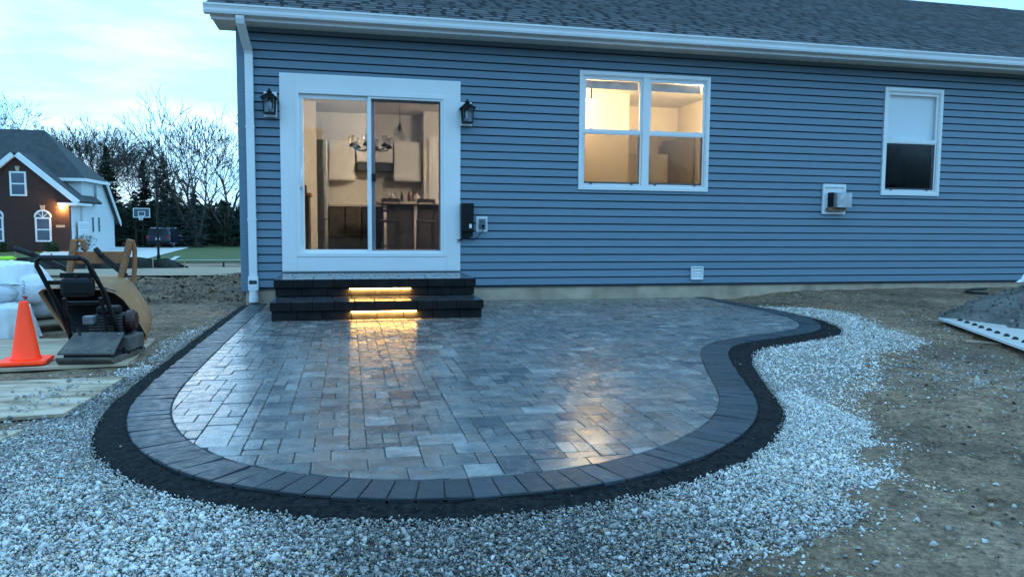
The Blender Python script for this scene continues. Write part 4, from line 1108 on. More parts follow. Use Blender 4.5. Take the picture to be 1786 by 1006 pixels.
# pallet of wrapped goods
def sup(th, e): c = math.cos(th); return math.copysign(abs(c)**e, c)
def pillow(c, l, rz, mat, name, label, seed, cat='bag', group=None, e=0.45, wob=0.05):
    nu, nv = 64, 32; cs, sn = math.cos(rz), math.sin(rz)
    def fn(u, v):
        a = 2*math.pi*u; b = math.pi*(v-0.5)
        x = sup(a, e)*sup(b, 0.6); y = sup(a-math.pi/2, e)*sup(b, 0.6); z = sup(b-math.pi/2, 0.75)
        nn = 1 + wob*float(fbm(np.array(x*2+seed), np.array(y*2+z*3), 3))*2 + 0.16*abs(float(fbm(np.array(x*4.5+z*3+seed), np.array(y*4.5-z*2), 3)))
        x, y, z = x*l[0]*nn, y*l[1]*nn, z*l[2]*nn*(1-0.25*max(abs(x), abs(y))**6)
        return (c[0]+cs*x-sn*y, c[1]+sn*x+cs*y, c[2]+z)
    o = MB().grid(fn, nu, nv).build(name, mat, None, smooth=True)
    return tag(o, label, cat, group)
pc_ = (-3.02, -1.85); pz = gz(*pc_)
t = thing('pallet', 'wooden pallet under the wrapped bags beside the wheelbarrow', 'pallet', (pc_[0], pc_[1], pz), rad(32))
for x in (-0.48, 0, 0.48): MB().box(x-0.02, x+0.02, -0.5, 0.5, 0.02, 0.09).build('stringer', M['palletwood'], t)
for i in range(7):
    y = -0.5 + i*0.15; MB().box(-0.5, 0.5, y, y+0.095, 0.0905, 0.108).build('deck_board', M['palletwood'], t)
for i in range(3): MB().box(-0.5, 0.5, -0.5+i*0.45, -0.41+i*0.45, 0.0, 0.0195).build('bottom_board', M['palletwood'], t)
pz += 0.11
pillow((-3.08,-2.30,pz+0.10), (0.30,0.22,0.095), 0.25, M['bag'], 'material_bag', 'bottom grey bag on the pallet behind the traffic cone', 3, group='bags stacked on the pallet')
pillow((-2.80,-1.80,pz+0.10), (0.27,0.22,0.095), 0.7, M['bag'], 'material_bag', 'lower bag on the pallet half hidden by the wheelbarrow tub', 5, group='bags stacked on the pallet')
pillow((-3.09,-2.26,pz+0.27), (0.27,0.21,0.085), 0.15, M['bag'], 'material_bag', 'creased grey bag in the middle of the pallet stack', 8, group='bags stacked on the pallet')
bagp = pillow((-2.83,-2.12,pz+0.30), (0.20,0.19,0.135), 0.30, M['film'], 'material_bag', 'printed white bag with a red mark facing the traffic cone', 11, group='bags stacked on the pallet', wob=0.03)
pillow((-3.06,-2.06,pz+0.42), (0.26,0.22,0.07), 0.4, M['bag'], 'material_bag', 'topmost bag on the pallet under the white plastic sheet', 15, group='bags stacked on the pallet')
mk = MB()
for i, (dx, dz) in enumerate(((0,0),(0.004,-0.028),(0.0,-0.058),(-0.002,-0.088))):
    x0, z0 = -2.757+dx, pz+0.372+dz
    pts = [(x0-0.010,-2.326,z0+0.008),(x0+0.004,-2.329,z0+0.010),(x0+0.011,-2.328,z0),(x0+0.004,-2.329,z0-0.010)]
    if i >= 2: pts += [(x0-0.010,-2.326,z0-0.008)]
    mk.tube(pts, 0.0028, 5)
mk.build('dark_print', M['print'], bagp)
MB().add([(-2.775,-2.332,pz+0.255),(-2.725,-2.332,pz+0.250),(-2.728,-2.330,pz+0.225),(-2.748,-2.332,pz+0.222)], [(0,3,2,1)]).build('red_mark', M['redprint'], bagp)
def drape(name, c, lx, ly, rz, ztop, drop, label, seed, mat):
    cs, sn = math.cos(rz), math.sin(rz); n = 70
    def fn(u, v):
        x, y = (u-0.5)*2, (v-0.5)*2
        r = max(abs(x)**2.6 + abs(y)**2.6, 1e-9)**(1/2.6)
        e = max(0, (r-0.72)/0.28)
        z = ztop - drop*min(e, 1)**1.2 + 0.05*float(fbm(np.array(x*1.6+seed), np.array(y*1.6), 4)) + 0.055*abs(float(fbm(np.array(x*5+y*2+seed), np.array(y*5-x*2), 4))) - 0.05*r*r
        a = math.atan2(y, x)
        k = 1 - 0.12*min(e, 1) + (0.10*math.sin(5*a+seed) + 0.05*math.sin(11*a+2*seed) + 0.02*math.sin(23*a))*e
        return (c[0]+cs*x*lx*k-sn*y*ly*k, c[1]+sn*x*lx*k+cs*y*ly*k, z)
    o = MB().grid(fn, n, n).build(name, mat, None, smooth=True)
    return tag(o, label, 'plastic sheet')
drape('plastic_sheet', (-3.05,-2.04), 0.40, 0.36, 0.4, pz+0.535, 0.13, 'crumpled white plastic sheet draped over the top of the pallet stack', 2.0, M['film'])
drape('plastic_sheet', (-2.92,-2.50), 0.36, 0.23, 0.45, pz+0.205, 0.27, 'white plastic sheet hanging down the front of the pallet behind the cone', 5.0, M['film'])
pillow((-3.05,-1.95,pz+0.565), (0.085,0.06,0.018), 0.2, M['hivis'], 'safety_vest', 'bright yellow-green cloth bundled on top of the plastic sheet', 21, cat='vest', e=0.7, wob=0.25)

# ================================================================== things right of the patio
def bz(x, y): return gz(x, y)
tip = Vector((6.11,-2.86,0)); e1 = Vector((-0.44,-0.898,0)); e2 = Vector((0.898,-0.44,0))
base = gz(6.2,-3.6)
t = thing('studded_board', 'white board with a row of dark studs under the sand pile', 'board', (6.11,-2.86,base))
def bp(a, b): p = e1*a + e2*b; return (p.x, p.y)
MB().add([(*bp(0,0),0.050),(*bp(2.3,0),0.050),(*bp(2.3,1.5),0.018),(*bp(0,1.5),0.018),(*bp(0,0),0.068),(*bp(2.3,0),0.068),(*bp(2.3,1.5),0.036),(*bp(0,1.5),0.036)],
         [(0,3,2,1),(4,5,6,7),(0,1,5,4),(1,2,6,5),(2,3,7,6),(3,0,4,7)]).build('panel', pbr('dirty_white_board', (0.52,0.48,0.43), 0.55, 0.12, 3, 0.3, 30, col2=(0.36,0.31,0.25), contrast=(0.5,0.8)), t, bevel=0.003)
MB().bar((*bp(0,-0.008),0.062),(*bp(2.3,-0.008),0.062),0.016,0.024).build('edge_strip', M['alu'], t)
for i in range(11):
    p = bp(0.20+i*0.19, 0.13); MB().lathe([(0.022,0.062),(0.026,0.070),(0.018,0.084),(0.006,0.09)], (p[0]+random.uniform(-.008,.008),p[1],0), 10).build('stud', M['rubber'], t)
def pile_fn(u, v):
    a = 2*math.pi*u; r = v*1.95
    x = 7.45 + r*math.cos(a)*0.72; y = -3.2 + r*math.sin(a)*0.66
    h = 0.56*max(0, 1-(r/1.85)**1.25)
    h = h/(1+0.0*r) + 0.20*float(fbm(np.array(x*3.0), np.array(y*3.0), 5))*(1 if h > 0.01 else 0.3) + 0.05*math.cos(a*3+1)*v*(1-v)
    return (x, y, max(gz(x, y), base+0.02) + h - 0.02)
sp_ = MB().grid(pile_fn, 90, 34).build('sand_pile', M['sand'], None, smooth=True)
nS = 3800; aS = rng.uniform(0, 6.283, nS); vS = rng.random(nS)**0.6*0.97
pS = np.array([pile_fn(a/6.283, v) for a, v in zip(aS, vS)]); rS = np.clip(rng.lognormal(math.log(0.010), 0.5, nS), 0.004, 0.04); cS = rng.uniform(0.06, 0.24, nS)
stones('sand_lumps', pS, rS, np.c_[cS*1.1, cS, cS*0.9], M['stone'], low=True, parent=sp_)['kind'] = 'stuff'
tag(sp_, 'dark heap of damp sand dumped on the white studded board', 'sand pile')
drape('plastic_sheet', (7.15,-3.0), 0.16, 0.12, 0.3, base+0.555, 0.05, 'scrap of white plastic lying on top of the sand pile', 9.0, M['film'])
hz_ = [(9.3,-0.25,0.09),(8.95,-0.40,0.10),(8.62,-0.60,0.10),(8.47,-0.74,0.095),(8.46,-0.84,0.09),(8.53,-0.90,0.088),(8.64,-0.93,0.085)]
o = MB().tube(hz_, 0.017, 8).build('hose', M['rubber'], None, smooth=True); tag(o, 'black hose curling on the soil behind the sand pile', 'hose')
o = MB().box(-0.13,0.13,-0.012,0.012,0,0.012).build('wood_scrap', M['plynew'], None); o.location = (5.4,-4.12,gz(5.4,-4.12)+0.012); o.rotation_euler = (0,0.04,rad(-38)); tag(o, 'pale splinter of wood on the soil in front of the studded board', 'wood scrap')

# ================================================================== rooms behind the glass
M['paint'] = pbr('beige_wall_paint', (0.68,0.64,0.57), 0.75, 0.03, 2.0, 0.05, 60)
M['paintwarm'] = pbr('cream_wall_paint', (0.74,0.66,0.52), 0.75, 0.03, 2.0, 0.05, 60)
M['ceil'] = pbr('ceiling_paint', (0.72,0.70,0.66), 0.85, 0.03, 3.0)
M['floorwood'] = pbr('floor_planks', (0.22,0.15,0.10), 0.45, 0.2, 3.0, stretch=(1,8,1))
M['cab'] = pbr('white_cabinet', (0.78,0.76,0.72), 0.45, 0.04, 3.0)
M['stoolwood'] = pbr('dark_stool_wood', (0.045,0.034,0.028), 0.5, 0.2, 6)
M['darkcab'] = pbr('dark_cabinet', (0.06,0.05,0.045), 0.5, 0.2, 5.0)
M['counter'] = pbr('stone_counter', (0.42,0.38,0.34), 0.3, 0.15, 30)
M['fridge'] = pbr('dark_steel_fridge', (0.09,0.10,0.115), 0.35, 0.1, 4, metal=0.5)
FZ, CZ = 0.39, 2.97
def struct(name, mb, mat): o = mb.build(name, mat); o['kind'] = 'structure'; return o
struct('interior_floor', MB().box(-1.1,9.5,0.152,5.2,FZ-0.06,FZ), M['floorwood'])
struct('interior_ceiling', MB().box(-1.1,9.5,0.152,5.2,CZ,CZ+0.06), M['ceil'])
struct('kitchen_wall', MB().box(-1.1,1.31,4.3,4.4,FZ,CZ), M['paint'])
struct('partition_wall', MB().box(-1.1,-0.5,3.18,3.28,FZ,CZ), M['paint'])
struct('pantry_wall', MB().box(1.31,2.55,3.75,3.85,FZ,CZ).box(1.31,1.36,3.851,4.299,FZ,CZ), M['paint'])
struct('side_wall', MB().box(2.55,2.65,0.152,4.4,FZ,CZ), M['paint'])
struct('left_room_wall', MB().box(-1.12,-1.101,0.152,4.4,FZ,CZ), M['paint'])
struct('hall_wall', MB().box(2.651,4.17,1.25,1.35,FZ,CZ), M['paintwarm'])
struct('laundry_wall', MB().box(4.07,4.17,1.351,2.4,FZ,CZ).box(4.171,5.72,2.3,2.4,FZ,CZ).box(5.45,5.55,0.152,2.299,FZ,CZ), M['paintwarm'])
struct('bedroom_wall', MB().box(5.721,9.5,3.0,3.1,FZ,CZ).box(9.4,9.5,0.152,2.999,FZ,CZ), pbr('grey_bedroom_paint', (0.62,0.64,0.66), 0.8))

def cabinet(name, x0, x1, y0, y1, z0, z1, mat, label, doors, cat='cabinet', group=None, handle=True):
    t = thing(name, label, cat, ((x0+x1)/2, (y0+y1)/2, z0), 0, group)
    hx, hy, h = (x1-x0)/2, (y1-y0)/2, z1-z0
    MB().box(-hx, hx, -hy, hy, 0, h).build('carcass', mat, t)
    for i in range(doors):
        a = -hx + 2*hx*i/doors + 0.008; b = -hx + 2*hx*(i+1)/doors - 0.008
        d = MB().box(a, b, -hy-0.02, -hy-0.001, 0.012, h-0.012); d = d.build('cabinet_door', mat, t, bevel=0.003)
        ring(MB(), a+0.01, b-0.01, 0.022, h-0.022, 0.05, 0.05, 0.05, 0.05, -hy-0.028, -hy-0.0205).build('door_rail', mat, d)
        if handle: MB().box((b-0.04) if i % 2 == 0 else (a+0.03), (b-0.03) if i % 2 == 0 else (a+0.04), -hy-0.05, -hy-0.029, h*0.1, h*0.1+0.13).build('pull', M['blackmetal'], d)
    return t
G_ = 'white upper kitchen cabinets'
cabinet('upper_cabinet', -0.33, 0.125, 3.96, 4.295, 1.76, 2.45, M['cab'], 'white upper cabinet next to the refrigerator seen through the patio door', 1, group=G_, handle=False)
cabinet('upper_cabinet', 0.145, 0.785, 3.96, 4.295, 2.08, 2.45, M['cab'], 'short white cabinet over the range hood in the kitchen', 2, group=G_, handle=False)
cabinet('upper_cabinet', 0.80, 1.305, 3.96, 4.295, 1.76, 2.45, M['cab'], 'white upper cabinet right of the range hood in the kitchen', 1, group=G_, handle=False)
t = thing('range_hood', 'dark grey range hood under the short white cabinet', 'range hood', (0.465,4.1,1.93))
MB().add([(-0.31,-0.30,0),(0.31,-0.30,0),(0.31,0.18,0),(-0.31,0.18,0),(-0.30,-0.16,0.14),(0.30,-0.16,0.14),(0.30,0.18,0.14),(-0.30,0.18,0.14)], [(0,3,2,1),(4,5,6,7),(0,1,5,4),(1,2,6,5),(2,3,7,6),(3,0,4,7)]).build('hood_shell', M['fridge'], t)
cabinet('base_cabinet', -0.33, 0.22, 3.66, 4.295, FZ, 1.29, M['darkcab'], 'dark lower cabinet with pale worktop beside the refrigerator', 2)
o = MB().box(-0.34,1.3,3.62,4.298,1.291,1.325).build('countertop', M['counter']); tag(o, 'pale stone worktop along the back of the kitchen', 'worktop')
cabinet('kitchen_stove', 0.23, 0.80, 3.66, 4.295, FZ, 1.288, pbr('black_stove', (0.03,0.03,0.032), 0.3), 'black stove below the range hood in the kitchen', 1, cat='stove')
cabinet('base_cabinet', 0.81, 1.30, 3.66, 4.295, FZ, 1.288, M['darkcab'], 'dark lower cabinet behind the kitchen island', 1)
t = thing('refrigerator', 'tall dark steel refrigerator with papers on its door', 'refrigerator', (-0.72, 3.75, FZ))
MB().box(-0.35,0.33,-0.42,0.42,0,1.99).build('case', M['fridge'], t, bevel=0.01)
MB().box(0.331,0.385,-0.42,0.42,0.68,1.99).build('upper_door', pbr('fridge_front', (0.42,0.44,0.46), 0.35, metal=0.4), t, bevel=0.008)
MB().box(0.331,0.385,-0.42,0.42,0.05,0.66).build('freezer_drawer', bpy.data.materials['fridge_front'], t, bevel=0.008)
for i, (dy, dz, c) in enumerate(((-0.36,1.5,(0.3,0.1,0.1)),(-0.2,1.35,(0.7,0.7,0.66)),(-0.3,1.2,(0.2,0.25,0.4)))):
    MB().box(0.386,0.390,dy,dy+0.12,dz,dz+0.16).build('paper', pbr('paper%d' % i, c, 0.7), t)
# island with stools
t = thing('kitchen_island', 'dark kitchen island with a pale worktop seen through the patio door', 'island', (1.05, 2.75, FZ))
MB().box(-0.50,0.60,-0.12,0.30,0.0,0.92).build('island_body', M['darkcab'], t)
MB().box(-0.60,0.70,-0.22,0.36,0.921,0.965).build('island_top', M['counter'], t, bevel=0.004)
for x in (-0.48, 0.02, 0.52): MB().box(x-0.03,x+0.03,-0.145,-0.121,0.02,0.90).build('panel_post', M['cab'], t)
def stool(x, label):
    t = thing('bar_stool', label, 'stool', (x, 2.1, FZ), 0, 'bar stools at the kitchen island')
    for sx in (-1,1):
        for sy in (-1,1):
            MB().bar((sx*0.125,sy*0.125,0),(sx*0.11,sy*0.11,0.62 if sy > 0 else 0.62),0.028,0.028).build('leg', M['stoolwood'], t)
        MB().bar((sx*0.12,-0.125,0.62),(sx*0.125,-0.15,0.98),0.028,0.028).build('back_post', M['stoolwood'], t)
    MB().box(-0.15,0.15,-0.15,0.15,0.621,0.66).build('seat', M['darkcab'], t, bevel=0.01)
    MB().box(-0.125,0.125,-0.165,-0.145,0.93,0.985).build('top_rail', M['stoolwood'], t)
    MB().box(-0.115,0.115,-0.158,-0.143,0.78,0.81).build('back_rail', M['stoolwood'], t)
    MB().box(-0.11,0.11,-0.128,-0.112,0.25,0.28).build('foot_rail', M['stoolwood'], t)
stool(0.63, 'bar stool at the island nearer the middle of the patio door'); stool(1.17, 'bar stool at the island near the right jamb of the patio door')
for i, (x, h_, r_, c, lb) in enumerate(((0.70,0.13,0.05,(0.5,0.46,0.4),'cream canister on the island worktop'),(0.86,0.15,0.026,(0.05,0.02,0.02),'dark slim bottle on the island worktop'),(0.98,0.17,0.03,(0.1,0.03,0.02),'brown bottle beside the jug on the island'),(1.10,0.14,0.055,(0.55,0.5,0.45),'pale jug on the island worktop'))):
    o = MB().lathe([(r_,0),(r_,h_*0.6),(r_*0.75,h_*0.75),(r_*0.45,h_*0.85),(r_*0.45,h_)], (0,0,0), 14).build(['canister','bottle','bottle','jug'][i], pbr('ware%d' % i, c, 0.35), None, smooth=False)
    o.location = (x, 2.78, FZ+0.966); tag(o, lb, ['canister','bottle','bottle','jug'][i])
# chandelier and pendant
M['clearglass'] = glass('clear_shade', (0.85,0.86,0.88), 0.05, 2.0)
t = thing('chandelier', 'dark multi-arm chandelier with glass shades over the dining area', 'chandelier', (0.335, 1.6, 2.06))
MB().tube([(0,0,0.0),(0,0,0.9)], 0.008, 8).lathe([(0.03,0.0),(0.05,0.03),(0.02,0.10)], (0,0,0), 12).build('stem', M['blackmetal'], t)
for i in range(6):
    a = math.pi*2*i/6+0.25; x, y = 0.27*math.cos(a), 0.27*math.sin(a)
    ar = MB().tube([(0,0,0.03),(x*0.5,y*0.5,-0.02),(x*0.92,y*0.92,0.0),(x,y,0.04)], 0.009, 6).lathe([(0.045,0.03),(0.05,0.05),(0.03,0.075),(0.012,0.085)], (x,y,0), 12).build('arm', M['blackmetal'], t)
    MB().lathe([(0.026,0.085),(0.042,0.11),(0.046,0.17),(0.05,0.18)], (x,y,0), 12).build('shade', M['clearglass'], ar)
t = thing('pendant_lamp', 'small cluster pendant hanging above the kitchen island', 'pendant', (0.82, 2.6, 2.32))
MB().tube([(0,0,0.26),(0,0,0.65)], 0.006, 6).lathe([(0.03,0.14),(0.034,0.20),(0.012,0.27)], (0,0,0), 12).build('stem', M['blackmetal'], t)
for dx, dz in ((-0.06,0.06),(0.05,0.0),(0.0,0.03)):
    MB().lathe([(0.02,0.14),(0.045,0.09),(0.05,0.03),(0.03,0.0)], (dx,dx*0.5,dz), 12).build('shade', M['clearglass'], t)
t = thing('pantry_door', 'cream door with casing at the back of the kitchen', 'door', (1.78, 3.72, FZ))
MB().box(-0.30,0.40,0.0,0.028,0,2.03).build('door_leaf', M['cab'], t)
ring(MB(), -0.385, 0.485, 0, 2.115, 0.08, 0.08, 0.001, 0.08, -0.02, 0.0).build('casing', M['cab'], t)
t = thing('dining_hutch', 'dark low sideboard inside the left edge of the patio door', 'sideboard', (-0.80, 1.6, FZ))
MB().box(-0.25,0.26,-0.25,0.25,0.0,0.98).build('case', M['darkcab'], t); MB().box(-0.27,0.29,-0.27,0.27,0.981,1.02).build('top', M['wood'], t)
MB().box(-0.2,0.22,-0.1,0.1,1.021,1.14).build('basket', M['rubber'], t, bevel=0.02)

def ceiling_lamp(x, y, z, r, label, col, strength, watts):
    t = thing('ceiling_lamp', label, 'lamp', (x, y, z))
    MB().lathe([(r*0.7,0.0),(r*0.7,0.02)], (0,0,0), 20).lathe([(0.012,0.02),(0.012,CZ-z-0.002)], (0,0,0), 8).build('canopy', M['blackmetal'], t)
    MB().lathe([(r*0.15,-r*1.05),(r*0.6,-r*0.9),(r*0.95,-r*0.5),(r,-r*0.2),(r*0.75,-0.001)], (0,0,0), 24).build('globe', emis('lamp_globe_%d' % int(x*10), col, strength), t, smooth=True)
    if watts:
        ld = bpy.data.lights.new('lamp_light', 'POINT'); ld.energy = watts; ld.color = col; ld.shadow_soft_size = r*1.1
        lo = bpy.data.objects.new('lamp_light', ld); link(lo); lo.parent = t; lo.location = (0, 0, -r*2.6)
WARM = (1.0, 0.66, 0.30)
ceiling_lamp(3.39, 0.72, 2.76, 0.052, 'glowing round ceiling lamp behind the double window', (1.0,0.66,0.30), 42.0, 0.2)
ceiling_lamp(4.95, 0.32, 2.965, 0.035, 'unseen lamp added behind the shade to brighten the right half window', (1.0,0.72,0.38), 2.0, 5.2)  # added lamp, hidden by the shade, brightens the right part of the room
ceiling_lamp(2.1, 1.3, 2.945, 0.12, 'lit ceiling lamp in the kitchen', (1.0,0.84,0.64), 0.9, 24.0)
t = cabinet('tall_cabinet', 4.28, 4.98, 1.62, 2.25, FZ, 2.12, pbr('grey_cabinet', (0.42,0.38,0.33), 0.5), 'tall grey two-door cabinet behind the double window', 2)
o = thing('interior_door', 'half-open grey door deep behind the double window', 'door', (5.25,1.85,FZ), rad(28))
MB().box(-0.02,0.02,-0.3,0.3,0.0,2.0).build('door_leaf', pbr('grey_door', (0.36,0.32,0.27), 0.5), o)  # grey-brown all over the leaf
o = MB().box(3.13,3.3,1.225,1.248,2.22,2.235).box(3.285,3.30,1.20,1.225,2.17,2.235).build('wall_hook', M['blackmetal']); tag(o, 'dark towel hook on the cream wall behind the double window', 'hook')
for wx0, wx1, lb in ((3.075,3.835,'raised grey shade at the top of the left half window'),(3.99,4.75,'raised grey shade at the top of the right half window')):
    o = MB().box(wx0,wx1,0.085,0.115,2.80,2.905).build('window_shade', pbr('grey_shade', (0.42,0.40,0.40), 0.8)); tag(o, lb, 'window shade', 'cellular shades of the double window')
o = MB().box(7.655,8.515,0.062,0.066,2.25,2.95).build('window_shade', pbr('white_roller_shade', (0.93,0.94,0.95), 0.7, 0.01)); tag(o, 'white roller shade half lowered in the single window', 'window shade')
o = MB().box(7.665,8.505,0.060,0.070,2.225,2.249).build('shade_bar', M['white'], o); 
t = thing('table_lamp', 'unlit table lamp with pale shade in the dark bedroom', 'table lamp', (8.66, 1.0, 1.35))
MB().lathe([(0.07,0),(0.07,0.02),(0.02,0.05),(0.035,0.15),(0.015,0.3),(0.01,0.34)], (0,0,0), 14).build('base', M['silver'], t, smooth=False)
MB().lathe([(0.115,0.34),(0.095,0.60),(0.09,0.60),(0.11,0.34)], (0,0,0), 24).build('lamp_shade', pbr('linen_shade', (0.75,0.74,0.7), 0.8), t, smooth=False)
o = MB().box(8.3,9.0,0.7,1.3,FZ,1.35).build('bedside_cabinet', M['darkcab']); tag(o, 'dark bedside cabinet below the single window', 'cabinet')

# ================================================================== land beyond the house
M['lawn'] = pbr('mown_lawn', (0.045,0.066,0.008), 0.9, 0.25, 1.2, 0.8, 25, col2=(0.08,0.105,0.013), bdist=0.04)
M['drive'] = pbr('concrete_drive', (0.52,0.50,0.46), 0.8, 0.1, 1.0, 0.1, 20)
def ground_sheet(name, poly, mat, lift, n=10, kind='structure'):
    P = [Vector((x, y, 0)) for x, y in poly]
    def fn(u, v):
        a = P[0].lerp(P[1], u); b = P[3].lerp(P[2], u); p = a.lerp(b, v)
        return (p.x, p.y, gz(p.x, p.y) + lift)
    o = MB().grid(fn, n, n*3).build(name, mat, None, smooth=True, fixn=False); o['kind'] = kind; return o
ground_sheet('lawn', [(-60,22.0),(60,22.0),(120,140),(-120,140)], M['lawn'], 0.03, 30)
ground_sheet('driveway', [(-13.5,26.5),(-8.9,26.5),(-13.3,58.5),(-24,58.5)], M['drive'], 0.055, 8)
ground_sheet('pavement', [(-9.0,23.4),(12,24.6),(12,25.0),(-9.0,23.85)], M['drive'], 0.075, 8)
ground_sheet('path', [(-7.35,23.8),(-7.15,23.8),(-8.05,29.5),(-8.3,29.5)], M['drive'], 0.085, 4)
ground_sheet('sandy_track', [(-12,10.0),(-1.3,8.2),(-1.3,15.0),(-12,19.5)], pbr('pale_sandy_soil', (0.36,0.255,0.165), 0.95, 0.2, 1.2, 0.9, 12, bdist=0.05), 0.035, 14)

# silt fence with stakes
M['silt'] = pbr('black_silt_fabric', (0.018,0.024,0.020), 0.7, 0.3, 8, 0.3, 30)
t = thing('silt_fence', 'sagging black silt fence on stakes beyond the bare soil', 'fence', (0,0,0))
sx0, sx1 = -9.6, -5.0
def fence_pt(u, v):
    x = sx0 + (sx1-sx0)*u; y = 14.6 + 1.1*u + 0.12*math.sin(u*19)
    top = 0.32 + 0.10*abs(math.sin(u*11.0+0.6)) - 0.30*sstep(0.86, 1.0, np.array(u))
    return (x + 0.03*math.sin(v*6+u*40), y + 0.06*math.sin(u*33+v*2), gz(x, y) - 0.03 + float(top)*v)
MB().grid(fence_pt, 70, 4).build('fabric', M['silt'], t, smooth=True)
for i in range(6):
    u = 0.03 + i*0.19; x, y = sx0+(sx1-sx0)*u, 14.6+1.1*u
    MB().box(x-0.018, x+0.018, y-0.03, y+0.006, gz(x,y)-0.05, gz(x,y)+0.56-0.05*i).build('stake', M['palletwood'], t)
for i, (x, y, h_, c, lb) in enumerate(((-4.05,16.5,0.20,'rubber','short dark stub standing at the lawn edge near the house corner'),(-3.05,17.0,0.16,'rubber','dark clump-like stub closest to the house corner'),(-5.15,30.0,0.42,'ostake','orange wooden survey stake in the lawn'))):
    m_ = M['rubber'] if c == 'rubber' else pbr('orange_stake', (0.5,0.16,0.06), 0.7)
    o = MB().add([(-0.03,-0.03,0),(0.03,-0.03,0),(0.03,0.03,0),(-0.03,0.03,0),(-0.024,-0.024,h_),(0.024,-0.024,h_),(0.024,0.024,h_),(-0.024,0.024,h_)],[(0,3,2,1),(4,5,6,7),(0,1,5,4),(1,2,6,5),(2,3,7,6),(3,0,4,7)]).build('survey_stake', m_)
    o.location = (x, y, gz(x,y)); tag(o, lb, 'stake')
# lamp post
t = thing('lamp_post', 'slim dark lamp post standing before the driveway', 'lamp post', (-7.83, 24.2, gz(-7.83,24.2)))
MB().lathe([(0.075,0),(0.075,0.25),(0.05,0.32),(0.045,3.6)], (0,0,0), 12).build('post', M['blackmetal'], t, smooth=False)
MB().lathe([(0.05,3.6),(0.07,3.64),(0.08,3.8),(0.09,3.82),(0.02,3.9)], (0,0,0), 10).build('lamp_head', M['blackmetal'], t)

# ------------------------------------------------------------------ basketball hoop
t = thing('basketball_hoop', 'freestanding basketball hoop with white-edged board at the driveway', 'basketball hoop', (-16.55, 56.6, gz(-16.55,56.6)))
MB().tube([(0,0.3,0),(0,0.3,1.9),(0,0.05,2.5)], 0.06, 8).box(-0.4,0.4,0.0,0.8,0,0.15).build('post', M['blackmetal'], t)
bb = MB().box(-0.60,0.60,-0.02,0.02,2.54,3.24).build('backboard', pbr('dark_acrylic', (0.10,0.12,0.15), 0.25), t)
ring(MB(), -0.64, 0.64, 2.5, 3.28, 0.06, 0.06, 0.06, 0.06, -0.04, 0.04).build('board_frame', M['white'], bb)
ring(MB(), -0.27, 0.27, 2.62, 3.02, 0.05, 0.05, 0.05, 0.05, -0.032, -0.021).build('target_square', M['white'], bb)
rimp = [(0.2*math.cos(a*math.pi/8), -0.27+0.2*math.sin(a*math.pi/8), 2.62) for a in range(17)]
rm = MB().tube(rimp, 0.018, 6).build('rim', pbr('rim_paint', (0.5,0.5,0.5), 0.5), t)
net = MB()
for a in range(10):
    an = a*math.pi/5; net.tube([(0.2*math.cos(an),-0.27+0.2*math.sin(an),2.62),(0.11*math.cos(an+0.3),-0.27+0.11*math.sin(an+0.3),2.28)], 0.016, 4)
net.build('net', M['white'], rm)
# ------------------------------------------------------------------ parked SUV, seen from behind
t = thing('parked_car', 'dark blue SUV parked on the driveway, seen from behind', 'car', (-15.12, 55.6, gz(-15.12,55.6)+0.05), rad(-6))
M['carpaint'] = pbr('navy_car_paint', (0.012,0.016,0.035), 0.22, 0.1, 2, coat=0.6)
M['carglass'] = pbr('car_glass', (0.02,0.025,0.03), 0.08, 0.1, 2)
def hull(mb, secs):
    """sections of (y, [(x,z)...]) lofted front to back"""
    n = len(secs[0][1]); vs = [(x, y, z) for y, pr in secs for x, z in pr]; fs = []
    for k in range(len(secs)-1):
        for i in range(n): fs.append((k*n+i, k*n+(i+1) % n, (k+1)*n+(i+1) % n, (k+1)*n+i))
    fs.append(tuple(range(n))[::-1]); fs.append(tuple((len(secs)-1)*n+i for i in range(n)))
    return mb.add(vs, fs)
def prof_(w_, z0, z1): return [(-w_*0.94,z0),(-w_,z0+0.12),(-w_,(z0+z1)/2),(-w_*0.96,z1),(w_*0.96,z1),(w_,(z0+z1)/2),(w_,z0+0.12),(w_*0.94,z0)]
body = hull(MB(), [(-0.05,prof_(0.88,0.42,0.92)),(0.08,prof_(0.94,0.32,0.98)),(1.2,prof_(0.96,0.28,1.0)),(3.2,prof_(0.96,0.28,0.98)),(4.3,prof_(0.92,0.32,0.92)),(4.6,prof_(0.84,0.42,0.75))]).build('body', M['carpaint'], t, bevel=0.03)
cabp = lambda a, b, z0, z1: [(-a,z0),(-b,z1-0.06),(-b+0.08,z1),(b-0.08,z1),(b,z1-0.06),(a,z0)]
hull(MB(), [(0.06,cabp(0.90,0.72,0.95,1.58)),(0.35,cabp(0.92,0.76,0.97,1.66)),(2.2,cabp(0.92,0.76,0.97,1.68)),(2.7,cabp(0.92,0.74,0.97,1.60)),(3.3,cabp(0.9,0.86,0.95,1.0))]).build('cabin', M['carpaint'], t, bevel=0.03)
MB().add([(-0.72,0.035,1.04),(0.72,0.035,1.04),(0.60,0.05,1.50),(-0.60,0.05,1.50)],[(0,1,2,3)]).build('rear_window', M['carglass'], t)
